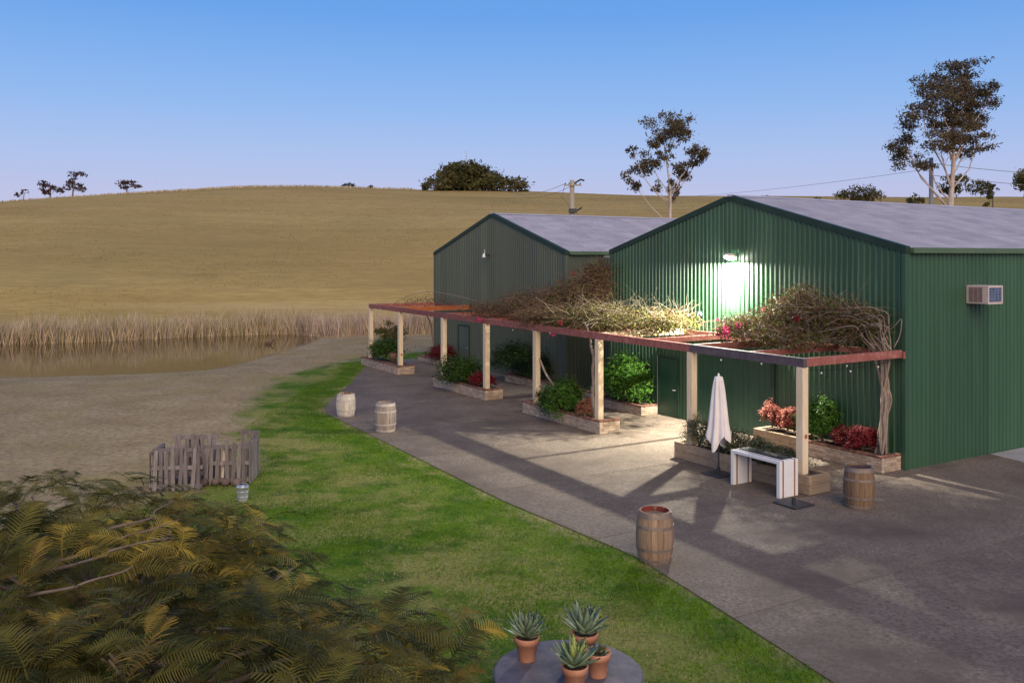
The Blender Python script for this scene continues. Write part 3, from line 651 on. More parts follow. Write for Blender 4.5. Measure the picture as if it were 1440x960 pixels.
# ------------------------------------------------------------------ shrubs and vines
def shrub(pos, rx, ry, rz, m, name, label, n_=1200, leaf=.05, cat='shrub', m2=None, droop=0, group='planter shrubs', seed=None):
    g_ = np.random.default_rng(seed if seed is not None else int(abs(pos[0] * 977 + pos[1] * 131)))
    rx, ry, rz, n_ = rx * 1.25, ry * 1.25, rz * 1.25, int(n_ * 3.4)
    root = thing(name, label, cat, pos, 0, group)
    mb = MB()
    for i in range(9):
        a = random.uniform(0, 6.28); k = random.uniform(.3, .8)
        mb.tube([(0, 0, 0), (math.cos(a) * rx * k * .4, math.sin(a) * ry * k * .4, rz * .7), (math.cos(a) * rx * k, math.sin(a) * ry * k, rz * random.uniform(1.1, 1.6))], [.014, .01, .004], 5)
    mb.build('stems', 'barkd', root)
    nc = max(14, n_ // 38); d = rdir(nc, g_); d[:, 2] = np.where(d[:, 2] < -.35, -d[:, 2], d[:, 2])
    cc = d * (g_.uniform(.55, 1.0, nc) ** .6)[:, None] * np.array([rx, ry, rz]) * (1 + .18 * g_.normal(size=nc))[:, None] * .86 + np.array([0, 0, rz * .68])
    w_ = g_.integers(0, nc, n_); c = cc[w_] + g_.normal(size=(n_, 3)) * np.array([rx, ry, rz]) * .13
    c[:, 2] = np.maximum(c[:, 2], -.10)
    out = c - np.array([0, 0, rz * .6]); out /= np.linalg.norm(out, axis=1)[:, None] + 1e-6
    nrm = out + .8 * rdir(n_, g_) + np.array([0, 0, .35]); nrm /= np.linalg.norm(nrm, axis=1)[:, None]
    t = np.cross(nrm, rdir(n_, g_)); t /= np.linalg.norm(t, axis=1)[:, None] + 1e-6; s = np.cross(nrm, t)
    L_ = leaf * g_.uniform(.6, 1.25, n_)[:, None]
    v, f = quads(c, t * L_, s * L_ * .62); 
    npmesh('leaves', v, f, [m, m2 or m], root, (g_.uniform(size=n_) < .3).astype(int)); return root
PT = PZ + 5 * .076 + .02
def at(x, v_, z=PT): return P(ux(x, v_), v_, z)
shrub(at(541, -3.3), .75, .7, .55, 'shrub', 'shrub', 'rounded green shrub between the two furthest pergola posts', 1500, .06, m2='shrubd')
shrub(at(648, -3.7, PZ + .1), .85, .7, .68, 'shrub', 'shrub', 'rounded green shrub beside the third pergola post from the pond', 1900, .06, m2='shrubd')
shrub(at(790, -4.0, PZ + .08), .68, .6, .66, 'shrub', 'shrub', 'rounded green shrub spilling over the middle planter front', 1900, .055, m2='shrubb')
shrub(at(884, -.55, PZ + .25), .88, .75, .86, 'shrubb', 'shrub', 'large bright green shrub left of the green door', 2600, .07, m2='shrub')
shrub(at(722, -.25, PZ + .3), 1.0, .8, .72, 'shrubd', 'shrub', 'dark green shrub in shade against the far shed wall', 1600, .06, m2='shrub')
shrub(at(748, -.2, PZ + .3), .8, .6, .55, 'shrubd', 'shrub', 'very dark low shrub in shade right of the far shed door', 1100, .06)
shrub(at(1156, -.5), .42, .42, .60, 'shrubb', 'shrub', 'upright bright green shrub between pink and dark red plants', 1500, .05, m2='shrub')
shrub(at(1086, -.45, PZ + .5), .27, .27, .34, 'pinkleaf', 'red_leaved_plant', 'left pink leaved plant in the higher sleeper planter', 700, .04, m2='redleaf')
shrub(at(1108, -.45, PZ + .5), .27, .27, .33, 'pinkleaf', 'red_leaved_plant', 'right pink leaved plant in the higher sleeper planter', 700, .04, m2='redleaf')
shrub(at(1129, -.42, PZ + .42), .25, .25, .3, 'shrub', 'shrub', 'small olive green plant just behind the nearest pergola post', 500, .04)
shrub(at(1184, -.5), .28, .27, .27, 'redleaf', 'red_leaved_plant', 'smaller dark red leaved plant near the corner vine', 800, .04, m2='pinkleaf')
shrub(at(1213, -.5), .38, .32, .31, 'redleaf', 'red_leaved_plant', 'larger dark red leaved plant next to the corner vine', 1100, .045)
shrub(at(622, -.1, PZ + .2), .6, .5, .42, 'redleaf', 'red_leaved_plant', 'dark red plant at the far corner of the far shed', 900, .055)
shrub(at(672, -3.65), .34, .3, .27, 'redleaf', 'red_leaved_plant', 'dark red plant left of the fourth pergola post from the pond', 700, .045)
shrub(at(689, -3.4), .25, .25, .22, 'redleaf', 'red_leaved_plant', 'small dark red plant tucked behind the fourth pergola post', 400, .045)
shrub(at(822, -3.95), .26, .25, .27, 'pinkleaf', 'red_leaved_plant', 'orange red plant left of the post in the middle planter', 500, .045, m2='vineleaf')
shrub(at(768, -3.6), .3, .25, .22, 'redleaf', 'red_leaved_plant', 'small dark red plant behind the middle planter shrub', 350, .045)
shrub(at(806, -3.4), .3, .3, .5, 'vineleaf', 'shrub', 'yellow green plant behind the middle planter shrub', 500, .04, m2='shrub')
for i, x in enumerate((984, 1010, 1036, 1062, 1088, 1110)):
    shrub(at(x, -3.86, PZ + .36), .4, .36, .42 - .05 * i * .7, 'rosemary', 'hedge_plant', ['grey green hedge plant against the post at the left end of the sleeper planter', 'grey green hedge plant right behind the closed umbrella', 'grey green hedge plant just right of the closed umbrella', 'grey green hedge plant behind the left end of the striped table', 'low grey green hedge plant behind the middle of the striped table', 'low grey green hedge plant beside the nearest pergola post'][i], 1100, .032, m2='shrubd')

def twigs(mb, n_, cen, spread, ln, r=.006, up=.2, mats=1, seg=4, bias=None):
    for _ in range(n_):
        p = Vector(cen()) ; d = Vector(rdir(1)[0]); d.z = abs(d.z) * .6 + up
        if bias: d += Vector(bias)
        d.normalize(); l = ln * random.uniform(.5, 1.3); pts = [p]
        for s in range(seg):
            d = (d + Vector(rdir(1)[0]) * .38 + Vector((0, 0, -.13))).normalized(); pts.append(pts[-1] + d * l / seg)
        mb.tube(pts, [r * (1 - .65 * i / seg) for i in range(seg + 1)], 3, random.randrange(mats), cap=False)
def vine(name, label, stems, region, ntw, nlf, leafm, flowers, tm, ln=.9, lf=.045):
    """region(): world point inside the mass"""
    root = thing(name, label, 'vine', stems[0][0][0]); inv = Vector(stems[0][0][0])
    for pts, rad in stems:
        sp, sr = smooth_path(pts, rad); MB().tube([p - inv for p in sp], sr, 7).build('stem', 'vinebark', root, True)
    mb = MB(); twigs(mb, ntw, lambda: region() - inv, 0, ln, .0065, .1, len(tm)); mb.build('twigs', tm, root)
    c = np.array([tuple(region() - inv) for _ in range(nlf)]) + RNG.normal(0, .1, (nlf, 3)); t = rdir(nlf); s = np.cross(t, rdir(nlf)); s /= np.linalg.norm(s, axis=1)[:, None]
    L_ = lf * RNG.uniform(.6, 1.3, nlf)[:, None]; v, f = quads(c, t * L_, s * L_)
    npmesh('leaves', v, f, leafm, root, RNG.integers(0, len(leafm), nlf))
    for m, spots, sz in flowers:
        for p in spots:
            c = np.array(Vector(p) - inv) + RNG.normal(0, sz * .8, (40, 3)); k = len(c); t = rdir(k); s = np.cross(t, rdir(k)); s /= np.linalg.norm(s, axis=1)[:, None]
            v, f = quads(c, t * .05, s * .055); npmesh('flower_cluster', v, f, m, root)
    return root
def smooth_path(pts, rad, k=4):
    pts = [Vector(p) for p in pts]; n_ = len(pts); out = []; ro = []
    if not hasattr(rad, '__len__'): rad = [rad] * n_
    for i in range(n_ - 1):
        p0, p1, p2, p3 = pts[max(i - 1, 0)], pts[i], pts[i + 1], pts[min(i + 2, n_ - 1)]
        for j in range(k):
            t = j / k; out.append(.5 * (2 * p1 + (p2 - p0) * t + (2 * p0 - 5 * p1 + 4 * p2 - p3) * t * t + (3 * p1 - p0 - 3 * p2 + p3) * t ** 3)); ro.append(rad[i] * (1 - t) + rad[i + 1] * t)
    return out + [pts[-1]], ro + [rad[-1]]
def wig(p0, p1, n_, a):
    p0, p1 = Vector(p0), Vector(p1); out = []
    for i in range(n_ + 1):
        t = i / n_; q = p0.lerp(p1, t)
        if 0 < i < n_: q += Vector((random.uniform(-a, a), random.uniform(-a, a), 0))
        out.append(q)
    return out
BT = BZ1 + .02
def blob_region(lobes):
    ws = [l[-1] for l in lobes]
    def f_():
        l = random.choices(lobes, ws)[0]; d = rdir(1)[0] * random.random() ** .45
        u = l[0] + d[0] * l[3]; v_ = l[1] + d[1] * l[4]; z = l[2] + d[2] * l[5]
        if z < BT - .15 and z < 3.2: z = BT - .12 + random.random() * .2
        return P(u, v_, z)
    return f_
# pale lit vine at the middle (two trunks) and dark brown mass behind it
s1 = [wig(at(836, -3.75, .4), at(833, -3.75, 2.0), 4, .07) + wig(at(833, -3.8, 2.0), at(824, -3.7, 3.45), 4, .1)[1:], [.055, .05, .05, .045, .042, .04, .04, .036, .03]]
s1b = [wig(at(833, -3.8, 2.35), at(838, -3.75, 2.9), 2, .03), [.022, .018, .012]]
s1c = [wig(at(824, -3.7, 3.4), at(800, -2.8, 4.0), 5, .1), [.034, .03, .026, .022, .018, .012]]
s1d = [wig(at(824, -3.7, 3.4), at(860, -2.6, 3.8), 5, .1), [.034, .03, .026, .022, .018, .012]]
s1e = [wig(at(824, -3.7, 3.4), at(835, -1.4, 3.9), 6, .1), [.03, .028, .026, .022, .018, .014, .01]]
vine('pale_vine', 'pale twiggy vine with yellow green leaves lit over the middle of the pergola', [s1, s1b, s1c, s1d, s1e],
     blob_region([(8.6, -2.2, 3.55, 1.3, 1.5, .38, 3), (10.0, -2.5, 3.6, 1.4, 1.4, .45, 3), (7.5, -1.6, 3.55, .9, 1.1, .33, 1.5), (11.2, -2.9, 3.5, 1.2, 1.0, .35, 1.6)]), 1000, 11000, ['vineleaf', 'vineleaf', 'vinebrown'],
     [('violet', [P(6.9, -.9, 3.85)], .035), ('magenta', [P(6.0, -1.0, 3.7)], .03), ('flowerred', [P(10.6, -3.9, 3.45)], .05)], ['twigl', 'twigl', 'twigd'], .95)
s2_ = [wig(at(800, -3.75, .30), at(768, -3.7, 1.5), 3, .07) + wig(at(768, -3.7, 1.5), at(752, -3.7, 2.4), 2, .08)[1:] + wig(at(752, -3.7, 2.4), at(742, -3.6, 3.35), 3, .1)[1:], [.035, .033, .033, .04, .035, .032, .035, .032, .028]]
s2b = [wig(P(13.2, -.4, .3), P(12.9, -.3, 5.2), 7, .08), [.06, .055, .05, .045, .04, .035, .03, .02]]
vine('brown_vine', 'dark brown leafless vine mass climbing to the corner between both sheds', [s2_, s2b],
     blob_region([(13.0, -.7, 4.6, .8, .6, .9, 3.0), (13.6, -1.3, 4.1, 1.5, 1.1, .75, 3.6), (15.2, -1.9, 3.8, 1.9, 1.6, .6, 3.2), (12.6, -3.3, 3.45, 1.3, .9, .42, 2.0), (17.5, -2.6, 3.45, 2.2, 1.2, .3, 1.6), (12.8, -.5, 5.2, .35, .35, .3, .4)]), 2300, 12000, ['vinebrown', 'vinebrown', 'vinebrown', 'vineleaf'],
     [('flowerred', [P(12.9, -.75, 4.5), P(13.0, -.85, 4.25), P(12.7, -.7, 4.05), P(13.6, -.6, 4.9), P(15.6, .1, 5.0), P(14.6, .1, 5.1)], .06), ('magenta', [P(16.35, -3.95, 3.2), P(15.2, -1.2, 2.6)], .05)], ['twigd'], .9)
# far end: thin bare vine over the last bay
s3 = [wig(at(612, .1, .3), at(606, -.6, 2.2), 4, .06) + wig(at(606, -.6, 2.2), at(596, -1.5, 3.3), 3, .05)[1:], [.05, .05, .045, .045, .04, .035, .03, .02]]
s3b = [[P(28, -2.6, 3.3), P(27.4, -2, 3.75), P(26, -1.4, 3.95), P(24, -1, 3.8), P(22, -.8, 3.6), P(20, -1, 3.35)], [.012, .014, .016, .016, .014, .012]]
vine('bare_vine', 'thin bare vine arching over the far end of the pergola', [s3, s3b], blob_region([(25.6, -1.6, 3.5, 1.2, .9, .22, 2), (24, -1.4, 3.4, 1.0, .8, .18, 1), (27.5, -1.8, 3.4, .8, .8, .15, 1)]), 120, 160, ['vinebrown'], [], ['twigd'], .6)
# corner bougainvillea
st = []
for i in range(11):
    b0 = P(.42 + random.uniform(-.16, .16), -.4 + random.uniform(-.14, .14), .4); m0 = P(.30 + random.uniform(-.12, .12), -.34 + random.uniform(-.15, .12), 1.9); t0 = P(.36 + random.uniform(-.22, .3), -.45 + random.uniform(-.25, .25), 3.3)
    e0 = P(.5 + random.uniform(-.5, .9), -.6 + random.uniform(-.5, .35), random.uniform(3.8, 4.35)); e1 = P(1.3 + random.uniform(-.2, 1.6), -1.0 + random.uniform(-.9, .5), random.uniform(3.5, 4.4))
    pts = wig(b0, m0, 3, .05) + wig(m0, t0, 3, .06)[1:] + wig(t0, e0, 2, .05)[1:] + wig(e0, e1, 3, .08)[1:]
    st.append([pts, [random.uniform(.75, 1.2) * r for r in np.linspace(.042, .010, len(pts))]])
for i in range(26):                       # fan of bare canes
    b0 = P(.3 + random.uniform(-.25, .35), -.5 + random.uniform(-.35, .3), random.uniform(3.0, 3.5)); e0 = b0 + Uv * random.uniform(-.25, .9) + Vv * random.uniform(-.6, .2) + Vector((0, 0, random.uniform(.45, .95))); e1 = e0 + Uv * random.uniform(.4, 1.5) + Vv * random.uniform(-.6, .2) + Vector((0, 0, random.uniform(-.7, -.1)))
    pts = wig(b0, e0, 3, .06) + wig(e0, e1, 3, .08)[1:]; st.append([pts, list(np.linspace(.018, .006, len(pts)))])
vine('corner_vine', 'thick tangled vine on many twisted stems at the corner of the larger shed', st,
     blob_region([(2.7, -1.1, 4.0, 1.2, .9, .62, 3), (1.5, -.9, 3.95, .9, .8, .60, 2.2), (3.9, -1.5, 3.65, 1.0, 1.0, .36, 1.8), (2.3, -2.1, 3.5, 1.5, .8, .28, 1.6), (2.9, -.7, 4.5, .6, .4, .35, .6), (4.6, -1.7, 3.5, .6, .6, .25, .7), (.75, -.75, 3.85, .55, .55, .5, 1.3)]), 1500, 15000, ['vineleaf', 'vinebrown'],
     [('magenta', [P(4.9, -1.8, 3.55), P(4.5, -2.1, 3.6), P(3.9, -2.2, 3.7), P(4.1, -2.5, 3.5), P(4.9, -2.0, 3.4)], .07), ('flowerred', [P(3.5, -.7, 4.45), P(2.9, -.7, 4.6), P(4.2, -.8, 4.1), P(2.2, -1.7, 4.0)], .05)], ['twigd', 'twigd', 'vinebark'], .85)

# ------------------------------------------------------------------ barrels
def barrel(pos, h, rm, re, label, sm, hm, open_top, lidm, rot=0, rimm='lidred', hoops=((.02, .09), (.24, .30), (.68, .74), (.90, .985))):
    root = thing('wine_barrel', label, 'barrel', pos, rot, 'wine barrels on the paving')
    rad = lambda t: re + (rm - re) * (1 - (2 * t - 1) ** 2); n_ = 20; K = 9
    for i in range(n_):
        a0, a1 = 2 * math.pi * (i + .02) / n_, 2 * math.pi * (i + .98) / n_; am = (a0 + a1) / 2; vs_ = []; jit = random.uniform(-.003, .003)
        for k in range(K):
            t = k / (K - 1); r = rad(t) + jit
            for (a, rr) in ((a0, r), (am, r + .004), (a1, r), (a1, r - .028), (a0, r - .028)): vs_.append((rr * math.cos(a), rr * math.sin(a), t * h))
        fs = []
        for k in range(K - 1):
            for j in range(5): fs.append((k * 5 + j, k * 5 + (j + 1) % 5, k * 5 + 5 + (j + 1) % 5, k * 5 + 5 + j))
        fs += [(4, 3, 2, 1, 0), tuple(range((K - 1) * 5, K * 5))]
        MB().add(vs_, fs).build('stave', sm, root)
    for t0, t1 in hoops:
        MB().lathe([(rad(t0) - .004, t0 * h), (rad(t0) + .010, t0 * h), (rad(t1) + .010, t1 * h), (rad(t1) - .004, t1 * h)], 32).build('hoop', hm, root, False)
    zt = h * (.90 if open_top else .965)
    MB().lathe([(0, zt - .01), (rad(.95) - .029, zt - .01)], 24).build('head', lidm, root)
    if open_top: MB().lathe([(rad(.92) - .03, h * .9), (re - .030, h + .004), (re - .004, h + .004)], 28).build('rim', rimm, root)
    else: MB().lathe([(re - .028, h * .985), (re - .026, h + .006), (re + .004, h + .006), (re + .006, h * .99)], 28).build('rim', 'hoop', root)
    return root
def gz_(x, y): p = GP(x, y, PZ); return p
barrel(gz_(921, 786), .93, .355, .295, 'nearest weathered barrel with a red rim, on the paving edge by the lawn', 'stave', 'hoop', True, 'lidgrey', .3)
barrel(gz_(1208, 712), .92, .345, .29, 'brown barrel with a dark top beside the corner of the larger shed', 'staved', 'hoop', False, 'liddark', .9)
barrel(gz_(486.5, 584), .80, .345, .295, 'white washed barrel furthest out on the paving by the lawn', 'stavew', 'hoopw', True, 'lidgrey', .1, 'staved')
barrel(gz_(542, 606), .94, .355, .30, 'silvery grey barrel second from the pond end of the paving', 'staveg', 'hoopw', False, 'staveg', .5)

# ------------------------------------------------------------------ umbrella, bases, table
up = gz_(1010.5, 667); ur = thing('closed_umbrella', 'closed pale canvas umbrella on a black stand beside the striped table', 'umbrella', up, TH)
def base_plate(parent, name='base_plate'):
    return MB().box((-.32, -.32, 0), (.32, .32, .035), bev=.01).lathe([(.045, .035), (.045, .2), (.03, .21)], 12).build(name, 'darkmetal', parent)
base_plate(ur); MB().tube([(0, 0, .02), (0, 0, 2.5)], .022, 8).build('pole', 'darkmetal', ur)
vs_ = []; nn_ = 48; prof = [(2.58, .03), (2.56, .10), (2.45, .125), (2.2, .15), (1.9, .18), (1.5, .215), (1.2, .25), (1.0, .285), (.88, .28)]
for k, (z, r) in enumerate(prof):
    for j in range(nn_):
        a = 2 * math.pi * j / nn_; fold = (abs(math.sin(a * 4 + .3 * math.sin(z * 3))) - .5); amp = .46 * min(1, (2.58 - z) / .35)
        dz = 0 if k < 6 else -.13 * (k - 5) / 3 * (math.sin(a * 4) + .9 * math.sin(a * 2 + 1)) 
        rr = r * (1 + amp * fold); vs_.append((rr * math.cos(a), rr * math.sin(a), z + dz))
fs = [(k * nn_ + j, k * nn_ + nn_ + j, k * nn_ + nn_ + (j + 1) % nn_, k * nn_ + (j + 1) % nn_) for k in range(len(prof) - 1) for j in range(nn_)] + [tuple(range(nn_))]
MB().add(vs_, fs).build('canopy', 'canvas', ur, True)
MB().lathe([(.0, 2.66), (.025, 2.64), (.03, 2.58)], 10).build('finial', 'white', ur, True)
spare = thing('umbrella_base', 'empty black umbrella base plate on the paving at the end of the table', 'umbrella base', gz_(1116, 709), TH)
MB().box((-.33, -.33, 0), (.33, .33, .04), bev=.01).build('plate', 'darkmetal', spare); MB().lathe([(.045, .04), (.045, .16), (.03, .16), (.03, .06)], 12).build('socket', 'darkmetal', spare)
tl, td, tht = 1.58, .68, .87
tb = thing('striped_table', 'white bar table with brown stripes and a black runner in front of the planter', 'table', P(-.25, -5.05, PZ), TH)
strip = [('white', .10), ('twood', .05), ('white', .085), ('white', .085), ('white', .085), ('white', .085), ('twood', .05), ('white', .09)]
x = 0
for i, (m, w_) in enumerate(strip):       # each stripe is a slat on both ends; on top the middle ones are the black runner
    for yy in (0, tl - .09): MB().box((x + .0015, yy, 0), (x + w_ - .0015, yy + .09, tht - .075), bev=.004).build('end_slat', m, tb)
    MB().box((x + .0015, 0, tht - .074), (x + w_ - .0015, tl, tht), bev=.004).build('top_slat', m, tb)
    x += w_
MB().box((.2, .12, tht + .002), (.56, tl - .1, tht + .022), bev=.004).build('runner', 'tblack', tb)

# ------------------------------------------------------------------ pallets, bucket
def pallet(p, ang, w, h, label, lean=0, skip=(), n_=8, tall=()):
    root = thing('wooden_pallet', label, 'pallet', p, ang, 'pallets of the compost bin'); root.rotation_euler.x = lean
    for i in range(n_):
        if i in skip: continue
        x = (i + .5) * w / n_ - w / 2; hh_ = h * random.uniform(.90, 1.05) + (.2 if i in tall else 0); t = random.uniform(-.065, .065)
        o = MB().box((-.045, -.012, 0), (.045, .010, hh_), bev=.003).build('slat', 'pallet', root); o.location = (x, 0, .01); o.rotation_euler.y = t
    for z in (.08, h * .5, h - .1): MB().box((-w / 2, .0125, z), (w / 2, .085, z + .09)).build('rail', 'pallet', root)
    for i in range(0, n_, 2):
        x = (i + .5) * w / n_ - w / 2 + .03; MB().box((x - .045, .0865, .02), (x + .045, .105, h - .02)).build('back_slat', 'pallet', root)
    return root
gA = GP(248, 691); gB = GP(316, 682)
pallet((gA.x, gA.y, 0), R(6), 1.18, 1.05, 'front left pallet of the pallet bin, nearest the feathery tree', -.10)
pallet((gB.x, gB.y, 0), R(4), 1.08, 1.0, 'front right pallet of the pallet bin with gaps and a taller slat', -.04, (3,), 8, (4,))
pallet((gA.x + .02, gA.y + 1.3, 0), R(6), 1.15, 1.12, 'rear left pallet of the pallet bin', .05)
pallet((gA.x - .66, gA.y + .62, 0), R(96), 1.1, .95, 'left end pallet of the pallet bin, seen edge on')
pallet((gB.x + .56, gB.y + .62, 0), R(93), 1.1, 1.0, 'right end pallet of the pallet bin, seen edge on')
pallet((gB.x + .26, gB.y + 1.25, 0), R(4), .5, 1.12, 'narrow rear right pallet of the pallet bin', 0, (), 4)
for i in range(7):
    lx = gA.x - .3 + i * .27; ly = gA.y + .62 + .25 * random.random(); zz = .12 + .13 * (i % 3)
    lab = ['leftmost log in the pallet bin', 'second log from the left in the pallet bin', 'third log from the left in the pallet bin', 'middle log in the pallet bin', 'third log from the right in the pallet bin', 'second log from the right in the pallet bin', 'rightmost log in the pallet bin'][i]
    o = tag(MB().tube([(-.04, -.25, .0), (.0, 0, .005), (.03, .25, 0)], [.085, .09, .08], 9).build('log', 'log', None, True), lab, 'log', 'logs in the pallet bin'); o.location = (lx, ly, .09)
o = tag(MB().box((-.035, -.02, 0), (.035, .02, .95), bev=.004).build('timber_offcut', 'loglight'), 'pale upright timber offcut leaning in the pallet bin gap', 'timber'); o.location = (gB.x - .12, gB.y + .16, 0); o.rotation_euler = (-.06, .06, 0)
o = tag(MB().tube([(0, 0, 0), (.01, .01, .5), (.03, .02, 1.02)], [.09, .08, .07], 8).build('upright_log', 'pallet', None, True), 'grey upright log standing in the pallet bin gap', 'log'); o.location = (gB.x - .32, gB.y + .3, 0)
bk = thing('metal_bucket', 'small galvanised metal can on the grass in front of the pallets', 'bucket', GP(341, 704), .4)
MB().lathe([(0, 0), (.115, 0), (.118, .012), (.128, .16), (.137, .33), (.142, .335), (.142, .345), (.13, .345), (.12, .2), (.11, .03), (0, .03)], 22).build('body', 'steel', bk, True)
for z in (.10, .22): MB().lathe([(.12 + z * .055, z), (.132 + z * .055, z + .01), (.12 + z * .055, z + .02)], 22).build('ridge', 'steel', bk, True)
MB().tube([(.14, 0, .33), (.1, .02, .40), (0, .03, .42), (-.1, .02, .40), (-.14, 0, .33)], .006, 5).build('handle', 'steel', bk)

# ------------------------------------------------------------------ round slab and pots
DZ = .40; dc = Vector((.72, 11.4, 0)); tbl = thing('round_table', 'round blue grey slab table carrying the potted succulents', 'table', dc)
MB().lathe([(0, DZ), (.94, DZ), (.965, DZ - .02), (.965, DZ - .07), (.94, DZ - .085), (0, DZ - .085)], 72).build('table_top', 'disc', tbl)
MB().lathe([(.42, 0), (.40, .05), (.30, .1), (.28, DZ - .086)], 32).build('pedestal', 'disc', tbl, True)
def pot(p, s, label, plant):
    r = thing('terracotta_pot', label, 'plant pot', p, random.uniform(0, 6), 'pots on the round table'); r.scale = (s, s, s)
    MB().lathe([(0, 0), (.105, 0), (.112, .01), (.142, .225), (.162, .23), (.170, .30), (.168, .312), (.152, .312), (.146, .27), (0, .268)], 32).build('pot', 'terra', r, True)
    MB().lathe([(0, .282), (.07, .290), (.148, .272)], 20).build('soil', 'soil', r)
    if plant == 'agave' or plant == 'agavey':
        for ring, (cnt, ln, el) in enumerate(((9, .36, .35), (8, .36, .62), (7, .34, .92), (5, .28, 1.2), (3, .20, 1.42))):
            for k in range(cnt):
                a = 2 * math.pi * k / cnt + ring * .7 + random.uniform(-.15, .15); e_ = el + random.uniform(-.1, .1); l_ = ln * random.uniform(.85, 1.12); wd = .062
                vs_ = []; K = 6
                for j in range(K + 1):
                    t = j / K; q = e_ + .35 * t * (1 - ring * .15); rr = .015 + l_ * t * math.cos(e_ + .18 * t); zz = .30 + ring * .012 + l_ * t * math.sin(e_ + .18 * t)
                    w_ = wd * (.62 + 1.25 * t - 1.85 * t * t) if t < .98 else .002; w_ = max(w_, .002)
                    th = .012 * (1 - t) + .002; nr = (-math.sin(e_), math.cos(e_))
                    for sgn, lift in ((-1, .012), (0, 0), (1, .012), (0, -th)):
                        lx = rr + nr[0] * lift; lz = zz + nr[1] * lift; ly = sgn * w_
                        vs_.append((lx * math.cos(a) - ly * math.sin(a), lx * math.sin(a) + ly * math.cos(a), lz))
                fs = [(j * 4 + i, j * 4 + (i + 1) % 4, j * 4 + 4 + (i + 1) % 4, j * 4 + 4 + i) for j in range(K) for i in range(4)]
                MB().add(vs_, fs).build('leaf', 'agavey' if plant == 'agavey' and ring > 1 else 'agave', r, True)
    else:
        for k in range(26):
            a = random.uniform(0, 6.28); rr = random.uniform(.01, .13); o = Vector((math.cos(a) * rr, math.sin(a) * rr, .28)); d = Vector((math.cos(a) * .5, math.sin(a) * .5, 1)).normalized()
            MB().tube([o, o + d * .04, o + d * .08 + Vector((math.cos(a) * .03, math.sin(a) * .03, -.005))], [.010, .013, .003], 5).build('leaf', random.choice(['agave', 'rosemary', 'vineleaf']), r, True)
    return r
def on(x, y): p = GP(x, y, DZ); return p
pot(on(741, 927), 1.0, 'terracotta pot with a grey green agave at the left of the round table', 'agave')
pot(Vector((.77, 10.9, DZ)), 1.0, 'terracotta pot with a yellow centred agave, nearest on the round table', 'agavey')
pot(Vector((1.09, 11.28, DZ)), 1.0, 'terracotta pot of small trailing succulents at the right of the round table', 'small')
pot(Vector((.96, 11.78, DZ)), 1.1, 'terracotta pot with the largest agave, behind the other two right pots', 'agave')
r = thing('tall_pot', 'brown pot behind the shrub at the second pergola post', 'plant pot', at(553, -3.2, PT))
MB().lathe([(0, 0), (.12, 0), (.17, .25), (.19, .42), (.17, .44), (.15, .4), (0, .38)], 18).build('pot', 'cap', r, True); MB().lathe([(0, .385), (.148, .395)], 14).build('soil', 'soil', r)

